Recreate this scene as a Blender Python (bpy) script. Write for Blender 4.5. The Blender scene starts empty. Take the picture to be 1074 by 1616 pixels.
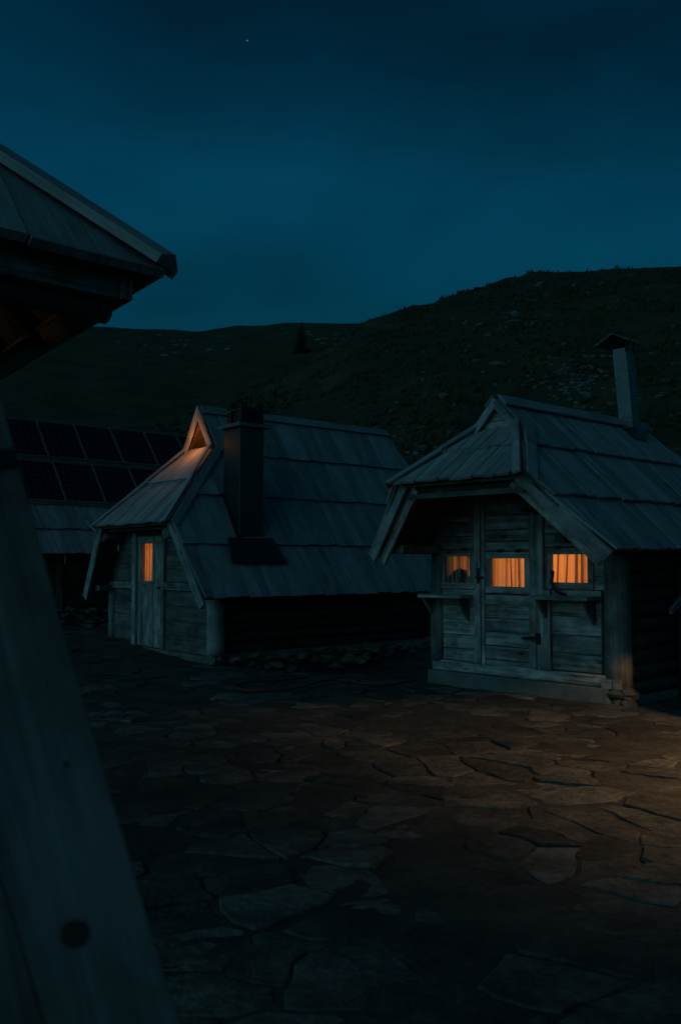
import bpy, math, random
from mathutils import Vector, noise
rnd = random.Random(7)
S = bpy.context.scene
COL = S.collection

# ------------------------------------------------------------------ camera
cam_d = bpy.data.cameras.new('camera')
cam = bpy.data.objects.new('camera', cam_d); COL.objects.link(cam)
cam.location = (0, 0, 1.5)
cam.rotation_euler = (math.radians(90) + math.atan(78 / 1500), 0, 0)
cam_d.sensor_fit = 'VERTICAL'; cam_d.sensor_height = 36.0; cam_d.sensor_width = 24.0
cam_d.lens = 1500 / 1616 * 36.0
cam_d.clip_start = 0.05; cam_d.clip_end = 2000
cam_d.dof.use_dof = True; cam_d.dof.focus_distance = 11.0; cam_d.dof.aperture_fstop = 5.6
S.camera = cam

# ------------------------------------------------------------------ dusk sky
W = bpy.data.worlds.new('World'); S.world = W; W.use_nodes = True
nt = W.node_tree; nt.nodes.clear()
def N(t, **k):
    n = nt.nodes.new(t)
    for a, b in k.items(): setattr(n, a, b)
    return n
sky = N('ShaderNodeTexSky', sky_type='NISHITA', sun_disc=False)
sky.sun_elevation = math.radians(1.2); sky.sun_rotation = math.radians(-95)
sky.altitude = 1600; sky.dust_density = 0.6; sky.ozone_density = 3.0
tint = N('ShaderNodeMix', data_type='RGBA', blend_type='MULTIPLY'); tint.inputs[0].default_value = 1
tint.inputs[7].default_value = (0.05, 1.05, 0.99, 1)
tc = N('ShaderNodeTexCoord')
cl = N('ShaderNodeTexNoise'); cl.inputs['Scale'].default_value = 1.7; cl.inputs['Detail'].default_value = 4; cl.inputs['Roughness'].default_value = .55
mp = N('ShaderNodeMapping'); mp.inputs['Scale'].default_value = (1, 1, 2.6); mp.inputs['Location'].default_value = (5.08, 3.698, -7.066)
rg = N('ShaderNodeMapRange'); rg.inputs['From Min'].default_value = .3; rg.inputs['From Max'].default_value = .72
rg.inputs['To Min'].default_value = .55; rg.inputs['To Max'].default_value = 1.4
cm = N('ShaderNodeMix', data_type='RGBA', blend_type='MULTIPLY'); cm.inputs[0].default_value = 1
bg = N('ShaderNodeBackground'); bg.inputs['Strength'].default_value = 0.097
wo = N('ShaderNodeOutputWorld')
L = nt.links.new
L(sky.outputs[0], tint.inputs[6]); L(tc.outputs['Generated'], mp.inputs[0]); L(mp.outputs[0], cl.inputs['Vector'])
L(cl.outputs['Fac'], rg.inputs['Value']); L(tint.outputs[2], cm.inputs[6]); L(rg.outputs[0], cm.inputs[7])
sx = N('ShaderNodeSeparateXYZ'); L(tc.outputs['Generated'], sx.inputs[0])
zr_ = N('ShaderNodeValToRGB')   # dusk: the zenith is darker than the twilight arch, the horizon dimmed by thick air
while len(zr_.color_ramp.elements) < 5: zr_.color_ramp.elements.new(.5)
for e_, (p_, v_) in zip(zr_.color_ramp.elements, ((0, .66), (.22, .76), (.36, 1.0), (.56, .57), (1, .38))):
    e_.position = p_; e_.color = (v_, v_, v_, 1)
L(sx.outputs[2], zr_.inputs[0])
zm = N('ShaderNodeMix', data_type='RGBA', blend_type='MULTIPLY'); zm.inputs[0].default_value = 1
L(cm.outputs[2], zm.inputs[6]); L(zr_.outputs[0], zm.inputs[7])
# one early star
st = N('ShaderNodeVectorMath', operation='DISTANCE'); nv_ = N('ShaderNodeVectorMath', operation='NORMALIZE')
L(tc.outputs['Generated'], nv_.inputs[0]); L(nv_.outputs[0], st.inputs[0]); st.inputs[1].default_value = (-0.08746, 0.86823, 0.48839)
sg_ = N('ShaderNodeMath', operation='LESS_THAN'); sg_.inputs[1].default_value = .0007; L(st.outputs['Value'], sg_.inputs[0])
sm = N('ShaderNodeMix', data_type='RGBA', blend_type='ADD'); sm.inputs[7].default_value = (1.2, 1.7, 1.9, 1); L(sg_.outputs[0], sm.inputs[0]); L(zm.outputs[2], sm.inputs[6])
L(sm.outputs[2], bg.inputs['Color']); L(bg.outputs[0], wo.inputs[0])

# weak soft afterglow from the west (left, behind the camera)
sun_d = bpy.data.lights.new('afterglow', 'SUN'); sun_d.energy = 0.45; sun_d.angle = math.radians(60); sun_d.color = (.28, .80, 1.0)
sun = bpy.data.objects.new('afterglow', sun_d); COL.objects.link(sun)
sun.rotation_euler = Vector((.58, .60, -.26)).to_track_quat('-Z', 'Y').to_euler()
S.view_settings.view_transform = 'Standard'; S.view_settings.look = 'None'
S.view_settings.exposure = 0.0; S.view_settings.gamma = 1.0; S.view_settings.use_curve_mapping = False
S.cycles.use_denoising = True
S.cycles.max_bounces = 6; S.cycles.sample_clamp_indirect = 2.0

# ------------------------------------------------------------------ materials
def new_mat(name):
    m = bpy.data.materials.new(name); m.use_nodes = True
    t = m.node_tree; t.nodes.clear()
    out = t.nodes.new('ShaderNodeOutputMaterial')
    def nd(ty, **k):
        n = t.nodes.new(ty)
        for a, b in k.items():
            if a.startswith('i_'):
                n.inputs[a[2:].replace('_', ' ')].default_value = b
            else: setattr(n, a, b)
        return n
    return m, t, out, nd, t.links.new

def ramp(nd, stops):
    r = nd('ShaderNodeValToRGB'); e = r.color_ramp.elements
    while len(e) < len(stops): e.new(.5)
    for i, (p, c) in enumerate(stops):
        e[i].position = p; e[i].color = (*c, 1) if len(c) == 3 else c
    return r

def wood(name, dark, light, rough=.8, knots=True, bump=.35, vary=.35, stain=.8, across=24):
    m, t, out, nd, ln = new_mat(name)
    uv = nd('ShaderNodeUVMap'); oi = nd('ShaderNodeObjectInfo')
    mul = nd('ShaderNodeMath', operation='MULTIPLY'); mul.inputs[1].default_value = 37.0
    ln(oi.outputs['Random'], mul.inputs[0])
    cmb = nd('ShaderNodeCombineXYZ'); ln(mul.outputs[0], cmb.inputs[0]); ln(mul.outputs[0], cmb.inputs[1])
    add = nd('ShaderNodeVectorMath', operation='ADD'); ln(uv.outputs[0], add.inputs[0]); ln(cmb.outputs[0], add.inputs[1])
    g = nd('ShaderNodeMapping'); g.inputs['Scale'].default_value = (1.1, across, 1); ln(add.outputs[0], g.inputs[0])
    n1 = nd('ShaderNodeTexNoise', i_Scale=1.0, i_Detail=6.0, i_Roughness=.65, i_Distortion=.6); ln(g.outputs[0], n1.inputs['Vector'])
    g2 = nd('ShaderNodeMapping'); g2.inputs['Scale'].default_value = (2.2, 5, 1); ln(add.outputs[0], g2.inputs[0])
    n2 = nd('ShaderNodeTexNoise', i_Scale=1.0, i_Detail=4.0, i_Roughness=.6); ln(g2.outputs[0], n2.inputs['Vector'])
    mx = nd('ShaderNodeMix'); mx.inputs[0].default_value = .42; ln(n1.outputs[0], mx.inputs[2]); ln(n2.outputs[0], mx.inputs[3])
    r = ramp(nd, [(.36, dark), (.49, [(a + b) / 2 for a, b in zip(dark, light)]), (.62, light)]); ln(mx.outputs[0], r.inputs[0])
    mr = nd('ShaderNodeMapRange'); mr.inputs['To Min'].default_value = 1 - vary; mr.inputs['To Max'].default_value = 1 + vary * .8
    ln(oi.outputs['Random'], mr.inputs[0])
    c = nd('ShaderNodeMix', data_type='RGBA', blend_type='MULTIPLY'); c.inputs[0].default_value = 1
    ln(r.outputs[0], c.inputs[6]); ln(mr.outputs[0], c.inputs[7])
    col = c.outputs[2]
    g4 = nd('ShaderNodeMapping'); g4.inputs['Scale'].default_value = (1.7, 2.6, 1); ln(add.outputs[0], g4.inputs[0])
    n4 = nd('ShaderNodeTexNoise', i_Scale=1.6, i_Detail=7.0, i_Roughness=.7); ln(g4.outputs[0], n4.inputs['Vector'])
    r4 = ramp(nd, [(.40, (.48, .46, .45)), (.56, (1, 1, 1)), (.7, (1.15, 1.15, 1.16))]); ln(n4.outputs[0], r4.inputs[0])
    st4 = nd('ShaderNodeMix', data_type='RGBA', blend_type='MULTIPLY'); st4.inputs[0].default_value = stain
    ln(col, st4.inputs[6]); ln(r4.outputs[0], st4.inputs[7]); col = st4.outputs[2]
    if knots:
        g3 = nd('ShaderNodeMapping'); g3.inputs['Scale'].default_value = (2.4, 6.0, 1); ln(add.outputs[0], g3.inputs[0])
        v = nd('ShaderNodeTexVoronoi', i_Scale=1.0, i_Randomness=1.0); ln(g3.outputs[0], v.inputs['Vector'])
        kr = ramp(nd, [(.06, (.25, .22, .2)), (.17, (1, 1, 1))]); ln(v.outputs['Distance'], kr.inputs[0])
        k = nd('ShaderNodeMix', data_type='RGBA', blend_type='MULTIPLY'); k.inputs[0].default_value = .85
        ln(col, k.inputs[6]); ln(kr.outputs[0], k.inputs[7]); col = k.outputs[2]
    b = nd('ShaderNodeBsdfPrincipled', i_Roughness=rough); b.inputs['Specular IOR Level'].default_value = .25
    ln(col, b.inputs['Base Color'])
    bp = nd('ShaderNodeBump', i_Strength=bump, i_Distance=.006); ln(mx.outputs[0], bp.inputs['Height']); ln(bp.outputs[0], b.inputs['Normal'])
    ln(b.outputs[0], out.inputs[0])
    return m

def rough_mat(name, stops, scale=6, rough=.9, bump=.5, dist=.02, vary=.3, detail=8, metallic=0, spec=.3, coords='Object', rnd_offset=True):
    m, t, out, nd, ln = new_mat(name)
    tcn = nd('ShaderNodeTexCoord'); oi = nd('ShaderNodeObjectInfo')
    vec = tcn.outputs[coords]
    if rnd_offset:
        mul = nd('ShaderNodeMath', operation='MULTIPLY'); mul.inputs[1].default_value = 50
        ln(oi.outputs['Random'], mul.inputs[0])
        ad = nd('ShaderNodeVectorMath', operation='ADD'); ln(vec, ad.inputs[0]); ln(mul.outputs[0], ad.inputs[1]); vec = ad.outputs[0]
    n1 = nd('ShaderNodeTexNoise', i_Scale=scale, i_Detail=detail, i_Roughness=.65); ln(vec, n1.inputs['Vector'])
    n2 = nd('ShaderNodeTexNoise', i_Scale=scale * 7, i_Detail=4, i_Roughness=.6); ln(vec, n2.inputs['Vector'])
    mx = nd('ShaderNodeMix'); mx.inputs[0].default_value = .35; ln(n1.outputs[0], mx.inputs[2]); ln(n2.outputs[0], mx.inputs[3])
    r = ramp(nd, stops); ln(mx.outputs[0], r.inputs[0])
    mr = nd('ShaderNodeMapRange'); mr.inputs['To Min'].default_value = 1 - vary; mr.inputs['To Max'].default_value = 1 + vary
    ln(oi.outputs['Random'], mr.inputs[0])
    c = nd('ShaderNodeMix', data_type='RGBA', blend_type='MULTIPLY'); c.inputs[0].default_value = 1
    ln(r.outputs[0], c.inputs[6]); ln(mr.outputs[0], c.inputs[7])
    b = nd('ShaderNodeBsdfPrincipled', i_Roughness=rough, i_Metallic=metallic); b.inputs['Specular IOR Level'].default_value = spec
    ln(c.outputs[2], b.inputs['Base Color'])
    bp = nd('ShaderNodeBump', i_Strength=bump, i_Distance=dist); ln(mx.outputs[0], bp.inputs['Height']); ln(bp.outputs[0], b.inputs['Normal'])
    ln(b.outputs[0], out.inputs[0])
    return m

ROOF = wood('weathered_roof_board', (.145, .152, .157), (.30, .31, .315), knots=False, vary=.26, stain=.3, across=42)
WALL = wood('weathered_wall_plank', (.075, .07, .066), (.40, .382, .365), vary=.34, stain=1)
PALE = wood('pale_bargeboard', (.15, .15, .148), (.36, .36, .356), vary=.15)
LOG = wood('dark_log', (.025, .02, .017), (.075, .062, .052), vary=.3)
BEAM = wood('brown_beam', (.06, .056, .052), (.18, .168, .157), vary=.25)
NEAR = wood('near_board', (.05, .047, .044), (.17, .162, .154), vary=.05, bump=.8)
STONE = rough_mat('flagstone', [(.38, (.034, .031, .027)), (.5, (.074, .069, .059)), (.62, (.14, .129, .109))], 3.2, .85, .9, .05, .5)
RUBBLE = rough_mat('rubble_stone', [(.3, (.06, .055, .05)), (.7, (.2, .185, .165))], 5, .9, .7, .03, .35)
ROCK = rough_mat('limestone', [(.3, (.045, .045, .042)), (.7, (.14, .138, .128))], 1.5, .9, .6, .05, .3)
DIRT = rough_mat('packed_earth', [(.32, (.022, .020, .016)), (.5, (.048, .044, .036)), (.68, (.098, .09, .073))], 2.3, .95, .9, .05, 0, 10)
CONC = rough_mat('grey_sill', [(.3, (.075, .072, .068)), (.7, (.18, .174, .165))], 4, .9, .5, .01, .1)
GRASS = rough_mat('hill_grass', [(.34, (.013, .016, .008)), (.5, (.031, .035, .015)), (.66, (.066, .062, .032))], .22, .95, 1.0, .4, 0, 12, rnd_offset=False)
TUFT = rough_mat('grass_blade', [(.3, (.025, .032, .012)), (.7, (.07, .07, .03))], .3, .9, 0, .01, 0)
NEEDLE = rough_mat('spruce_needle', [(.3, (.012, .022, .012)), (.7, (.03, .045, .022))], 2, .9, 0, .01, .1)
BARK = rough_mat('bark', [(.3, (.03, .025, .02)), (.7, (.08, .065, .05))], 8, .95, .6, .02, .1)
BLACKMETAL = rough_mat('black_sheet_metal', [(.3, (.022, .023, .025)), (.7, (.045, .046, .05))], 3, .32, .15, .01, .1, metallic=.4, spec=.4)
GREYMETAL = rough_mat('zinc_sheet', [(.3, (.10, .105, .11)), (.7, (.2, .205, .21))], 3, .5, .15, .01, .1, metallic=.5)
IRON = rough_mat('black_iron', [(.3, (.01, .01, .01)), (.7, (.03, .028, .026))], 30, .55, .3, .003, .1, metallic=.5)
HOSE = rough_mat('orange_hose', [(.3, (.13, .028, .01)), (.7, (.24, .05, .016))], 10, .5, .1, .002, 0)
ALU = rough_mat('panel_frame', [(.3, (.28, .28, .28)), (.7, (.4, .4, .4))], 5, .4, .05, .002, .05, metallic=.7)
INNERDARK = rough_mat('dark_interior', [(.3, (.05, .04, .03)), (.7, (.1, .08, .06))], 5, .95, .2, .01, 0)  # even dark brown for linings, cores and other inner sheets
ROOM = rough_mat('warm_panelling', [(.3, (.35, .25, .16)), (.7, (.5, .37, .25))], 5, .9, .1, .01, 0)
WHITE = rough_mat('white_enamel', [(.3, (.5, .5, .48)), (.7, (.7, .7, .68))], 8, .4, .05, .002, 0)
POT = rough_mat('clay_pot', [(.3, (.12, .06, .04)), (.7, (.25, .12, .08))], 8, .8, .1, .002, 0)
LEAF = rough_mat('dark_leaf', [(.3, (.03, .025, .03)), (.7, (.07, .05, .06))], 9, .8, 0, .002, .1)

def glass_mat():
    m, t, out, nd, ln = new_mat('window_glass')
    tr = nd('ShaderNodeBsdfTransparent'); tr.inputs[0].default_value = (.92, .95, .95, 1)
    gl = nd('ShaderNodeBsdfGlossy', i_Roughness=.04); lw = nd('ShaderNodeLayerWeight'); lw.inputs[0].default_value = .5
    pw = nd('ShaderNodeMath', operation='POWER'); pw.inputs[1].default_value = 4; ln(lw.outputs['Facing'], pw.inputs[0])
    fr = nd('ShaderNodeMath', operation='MULTIPLY_ADD'); fr.inputs[1].default_value = .5; fr.inputs[2].default_value = .02; ln(pw.outputs[0], fr.inputs[0])
    mx = nd('ShaderNodeMixShader'); ln(fr.outputs[0], mx.inputs[0]); ln(tr.outputs[0], mx.inputs[1]); ln(gl.outputs[0], mx.inputs[2])
    ln(mx.outputs[0], out.inputs[0]); return m
GLASS = glass_mat()

def curtain_mat():
    m, t, out, nd, ln = new_mat('curtain_cloth')
    uv = nd('ShaderNodeUVMap')
    w1 = nd('ShaderNodeTexWave', i_Scale=22.0, i_Distortion=.6, i_Detail=1.0); w1.bands_direction = 'X'
    w2 = nd('ShaderNodeTexWave', i_Scale=26.0, i_Distortion=.6, i_Detail=1.0); w2.bands_direction = 'Y'
    n1 = nd('ShaderNodeTexNoise', i_Scale=9.0, i_Detail=4.0)
    for n in (w1, w2, n1): ln(uv.outputs[0], n.inputs['Vector'])
    a = nd('ShaderNodeMath', operation='ADD'); ln(w1.outputs[1], a.inputs[0]); ln(w2.outputs[1], a.inputs[1])
    a2 = nd('ShaderNodeMath', operation='ADD'); ln(a.outputs[0], a2.inputs[0]); ln(n1.outputs[0], a2.inputs[1])
    r = ramp(nd, [(.2, (.50, .36, .25)), (.62, (.78, .62, .48)), (.95, (.88, .74, .6))])
    dv = nd('ShaderNodeMath', operation='DIVIDE'); dv.inputs[1].default_value = 2.6; ln(a2.outputs[0], dv.inputs[0]); ln(dv.outputs[0], r.inputs[0])
    tl = nd('ShaderNodeBsdfTranslucent'); df = nd('ShaderNodeBsdfDiffuse')
    ln(r.outputs[0], tl.inputs[0]); ln(r.outputs[0], df.inputs[0])
    mx = nd('ShaderNodeMixShader'); mx.inputs[0].default_value = .62; ln(df.outputs[0], mx.inputs[1]); ln(tl.outputs[0], mx.inputs[2])
    ln(mx.outputs[0], out.inputs[0]); return m
CURT = curtain_mat()

def solar_mat():
    m, t, out, nd, ln = new_mat('solar_cells')
    uv = nd('ShaderNodeUVMap')
    br = nd('ShaderNodeTexBrick', offset=0.0, squash=1.0)
    br.inputs['Color1'].default_value = (.006, .008, .016, 1); br.inputs['Color2'].default_value = (.008, .010, .02, 1)
    br.inputs['Mortar'].default_value = (.06, .062, .066, 1); br.inputs['Scale'].default_value = 1
    br.inputs['Mortar Size'].default_value = .007; br.inputs['Brick Width'].default_value = .155; br.inputs['Row Height'].default_value = .155
    ln(uv.outputs[0], br.inputs['Vector'])
    b = nd('ShaderNodeBsdfPrincipled', i_Roughness=.25); b.inputs['Specular IOR Level'].default_value = .2
    ln(br.outputs[0], b.inputs['Base Color']); ln(b.outputs[0], out.inputs[0]); return m
SOLAR = solar_mat()

def lamp_mat(name, col, st):
    m, t, out, nd, ln = new_mat(name)
    e = nd('ShaderNodeEmission'); e.inputs[0].default_value = (*col, 1); e.inputs[1].default_value = st
    ln(e.outputs[0], out.inputs[0]); return m
BULB = lamp_mat('warm_bulb', (1, .5, .18), 4.0)

# ------------------------------------------------------------------ mesh helpers
def mesh_data(name, verts, faces, mat, grain=None, smooth=False):
    me = bpy.data.meshes.new(name)
    me.from_pydata([tuple(v) for v in verts], [], faces)
    me.materials.append(mat)
    if grain is not None:
        g = Vector(grain).normalized(); lay = me.uv_layers.new(name='UVMap').data
        me.update()
        for p in me.polygons:
            n = p.normal
            c = n.cross(g)
            if c.length < .3:
                a = Vector((0, 0, 1)) if abs(n.z) < .8 else Vector((1, 0, 0))
                c = n.cross(a); gg = c.normalized().cross(n) * .15; c = c.normalized()
            else: gg = g; c.normalize()
            for li in p.loop_indices:
                co = me.vertices[me.loops[li].vertex_index].co
                lay[li].uv = (co.dot(gg), co.dot(c))
    if smooth: me.shade_smooth()
    return me

def link(name, me, parent=None, loc=None):
    o = bpy.data.objects.new(name, me); COL.objects.link(o)
    if parent: o.parent = parent
    if loc is not None: o.location = loc
    return o

def mobj(name, verts, faces, mat, parent=None, grain=None, smooth=False):
    return link(name, mesh_data(name, verts, faces, mat, grain, smooth), parent)

def tag(o, label, cat, group=None):
    o['label'] = label; o['category'] = cat
    if group: o['group'] = group
    return o
def thing(name, loc, label, cat, group=None):
    o = bpy.data.objects.new(name, None); COL.objects.link(o); o.location = loc
    o.empty_display_size = .2
    return tag(o, label, cat, group)

def bevel(o, w=.006, seg=1):
    b = o.modifiers.new('bevel', 'BEVEL'); b.width = w; b.segments = seg; b.limit_method = 'ANGLE'; b.angle_limit = math.radians(40)
    return o

HEX = [(0, 3, 2, 1), (4, 5, 6, 7), (0, 1, 5, 4), (1, 2, 6, 5), (2, 3, 7, 6), (3, 0, 4, 7)]
def prism(name, poly, ext, mat, parent=None, grain=None):
    """n-gon (list of Vectors) extruded by the vector ext"""
    n = len(poly); poly = [Vector(p) for p in poly]; ext = Vector(ext)
    nn = Vector((0, 0, 0))
    for i in range(n): nn += poly[i].cross(poly[(i + 1) % n])
    if nn.dot(ext) > 0: poly = poly[::-1]
    v = poly + [p + ext for p in poly]
    f = [tuple(range(n)), tuple(range(2 * n - 1, n - 1, -1))]
    for i in range(n):
        j = (i + 1) % n; f.append((i, i + n, j + n, j))
    return mobj(name, v, f, mat, parent, grain)

def tube_geo(path, rad, seg=8, cap=True):
    V = []; F = []; path = [Vector(p) for p in path]; n = len(path)
    for i, p in enumerate(path):
        d = (path[min(i + 1, n - 1)] - path[max(i - 1, 0)]).normalized()
        a = Vector((0, 0, 1)) if abs(d.z) < .9 else Vector((1, 0, 0))
        s = d.cross(a).normalized(); q = s.cross(d)
        r = rad[i] if isinstance(rad, (list, tuple)) else rad
        for k in range(seg):
            t = 2 * math.pi * k / seg; V.append(p + (s * math.cos(t) + q * math.sin(t)) * r)
    for i in range(n - 1):
        for k in range(seg):
            k2 = (k + 1) % seg
            F.append((i * seg + k, i * seg + k2, (i + 1) * seg + k2, (i + 1) * seg + k))
    if cap: F.append(tuple(range(seg))[::-1]); F.append(tuple((n - 1) * seg + k for k in range(seg)))
    return V, F
def log(name, a, b, r, mat, parent, seg=14, wob=.012, n=7, taper=1.0):
    a = Vector(a); b = Vector(b); P = []; R = []
    ph = rnd.random() * 20
    for i in range(n):
        t = i / (n - 1); w = noise.noise_vector(Vector((ph, t * 3, 0))) * wob
        P.append(a.lerp(b, t) + w); R.append(r * (1 + (taper - 1) * t) * (1 + .06 * noise.noise(Vector((ph, t * 4, 5)))))
    V, F = tube_geo(P, R, seg)
    o = mobj(name, V, F, mat, parent, grain=(b - a))
    for p in o.data.polygons: p.use_smooth = len(p.vertices) == 4
    return o

def clip(poly, nx, ny, d):
    """keep nx*x+ny*y<=d"""
    out = []; n = len(poly)
    for i in range(n):
        a = poly[i]; b = poly[(i + 1) % n]
        fa = nx * a[0] + ny * a[1] - d; fb = nx * b[0] + ny * b[1] - d
        if fa <= 0: out.append(a)
        if (fa < 0 < fb) or (fb < 0 < fa):
            t = fa / (fa - fb); out.append((a[0] + (b[0] - a[0]) * t, a[1] + (b[1] - a[1]) * t))
    return out
def area(p): return .5 * sum(p[i][0] * p[(i + 1) % len(p)][1] - p[(i + 1) % len(p)][0] * p[i][1] for i in range(len(p)))

class Frame:
    """oblique hut frame: u runs along the front wall, v back along the side"""
    def __init__(s, u, v):
        s.u = Vector((u[0], u[1], 0)).normalized(); s.v = Vector((v[0], v[1], 0)).normalized()
    def __call__(s, u, v, z): return s.u * u + s.v * v + Vector((0, 0, z))

def fbox(fr, name, u0, u1, v0, v1, z0, z1, mat, parent, grain='u', j=0.0):
    P = [fr(u + rnd.uniform(-j, j), v, z + rnd.uniform(-j, j)) for z in (z0, z1) for u, v in ((u0, v0), (u1, v0), (u1, v1), (u0, v1))]
    n = (P[1] - P[0]).cross(P[3] - P[0])
    f = HEX if n.z > 0 else [tuple(reversed(q)) for q in HEX]
    g = {'u': fr.u, 'v': fr.v, 'z': Vector((0, 0, 1))}[grain]
    return mobj(name, P, f, mat, parent, g)

def lining(fr, name, u0, u1, z0, z1, holes, v0, v1, mat, parent, top=None):
    """wall sheet with rectangular holes"""
    us = sorted({u0, u1, *[h[0] for h in holes], *[h[1] for h in holes]}); zs = sorted({z0, z1, *[h[2] for h in holes], *[h[3] for h in holes]})
    V = []; F = []
    for i in range(len(us) - 1):
        for k in range(len(zs) - 1):
            uc = (us[i] + us[i + 1]) / 2; zc = (zs[k] + zs[k + 1]) / 2
            if any(h[0] < uc < h[1] and h[2] < zc < h[3] for h in holes): continue
            b = len(V)
            V += [fr(u, v, z) for z in (zs[k], zs[k + 1]) for u, v in ((us[i], v0), (us[i + 1], v0), (us[i + 1], v1), (us[i], v1))]
            F += [tuple(b + x for x in reversed(q)) for q in HEX]
    return mobj(name, V, F, mat, parent, fr.u)

def strip_edges(a, b, wmin, wmax):
    e = [a]
    while e[-1] < b - wmax * .6: e.append(e[-1] + rnd.uniform(wmin, wmax))
    e[-1] = b if b - e[-1] < wmin * .5 else e[-1]
    if e[-1] < b: e.append(b)
    return e

def board_face(fr, parent, name, region, mapf, nrm, edges, zlo, zhi, mat, grain, lift=(.066, .018), th=.028, gap=.006, jit=.02):
    """cut the 2-D region (s, z) in strips and lay each as a board; mapf(s, z)->u, v, z"""
    for i in range(len(edges) - 1):
        a = edges[i] + gap * rnd.uniform(.4, 1.4); b = edges[i + 1] - gap * rnd.uniform(.4, 1.4)
        p = clip(clip(region, 1, 0, b), -1, 0, -a)
        dz = rnd.uniform(-jit, jit)
        p = clip(p, 0, -1, -(zlo + dz)) if len(p) > 2 else p
        if len(p) < 3 or abs(area(p)) < .002: continue
        q = [p[0]]
        for x in p[1:]:
            if abs(x[0] - q[-1][0]) + abs(x[1] - q[-1][1]) > 1e-4: q.append(x)
        if len(q) > 2 and abs(q[0][0] - q[-1][0]) + abs(q[0][1] - q[-1][1]) < 1e-4: q.pop()
        if len(q) < 3: continue
        extra = rnd.uniform(-.004, .005); tw = rnd.uniform(-.02, .02)
        pts = []
        for s, z in q:
            t = (z - zlo) / (zhi - zlo)
            pts.append(fr(*mapf(s, z)) + nrm * (lift[0] * (1 - t) + lift[1] * t + extra + tw * (s - (a + b) / 2)))
        prism(name, pts, nrm * -th, mat, parent, grain)

def flat_board(name, a, b, wvec, tvec, mat, parent):
    """plank from a to b, width vector, thickness vector"""
    a = Vector(a); b = Vector(b); w = Vector(wvec); t = Vector(tvec)
    P = [a, b, b + w, a + w]
    return prism(name, P, t, mat, parent, b - a)

# ------------------------------------------------------------------ ground shape
def gz(x, y):
    z = -.36 * math.exp(-(((x - .55) / 1.9) ** 2 + ((y - 15.2) / 1.55) ** 2))
    z += .15 * math.exp(-(((x + 4.3) / 1.6) ** 2 + ((y - 17.6) / 2.2) ** 2))
    return z

HUTR = Vector((2.938, 9.93, 0)); FR = Frame((-.687, .726), (.726, .687))
HUTL = Vector((-1.927, 14.267, 0)); FL = Frame((-.6, .8), (.739, .674))
HUTM = Vector((-5.304, 21.5, 0)); FM = FL

def local(fr, o, x, y):
    dx, dy = x - o.x, y - o.y; D = fr.u.x * fr.v.y - fr.v.x * fr.u.y
    return (dx * fr.v.y - fr.v.x * dy) / D, (fr.u.x * dy - dx * fr.u.y) / D

def inside_hut(x, y, m=.05):
    u, v = local(FR, HUTR, x, y)
    if -.05 - m < u < 2.65 + m and -.06 - m < v < 2.5 + m: return True
    u, v = local(FL, HUTL, x, y)
    if -.12 - m < u < 3.7 + m and -.08 - m < v < 5.1 + m: return True
    u, v = local(FM, HUTM, x, y)
    return -.12 < u < 5 and -3 < v < 9

def axis(lo, hi, c0, c1, fine, grow):
    xs = [c0]
    while xs[-1] < c1: xs.append(xs[-1] + fine)
    s = fine
    while xs[-1] < hi: s *= grow; xs.append(xs[-1] + s)
    s = fine
    while xs[0] > lo: s *= grow; xs.insert(0, xs[0] - s)
    return xs
gx = axis(-400, 400, -6.5, 6.0, .07, 1.25); gy = axis(-300, 500, 2.6, 20, .07, 1.25)
GV = []; GF = []
for y in gy:
    for x in gx:
        fade = 1 if (-7 < x < 6.5 and 2 < y < 21) else 0
        z = gz(x, y)
        if fade:
            z += .002 + .010 * noise.noise(Vector((x * .9, y * .9, 0))) + .011 * noise.noise(Vector((x * 3.1, y * 3.1, 4))) + .006 * noise.noise(Vector((x * 9, y * 9, 9)))
        GV.append((x, y, z))
nx_ = len(gx)
for j in range(len(gy) - 1):
    for i in range(nx_ - 1):
        a = j * nx_ + i; GF.append((a, a + 1, a + nx_ + 1, a + nx_))
ground = mobj('ground', GV, GF, DIRT, smooth=True); ground['kind'] = 'structure'

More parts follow.
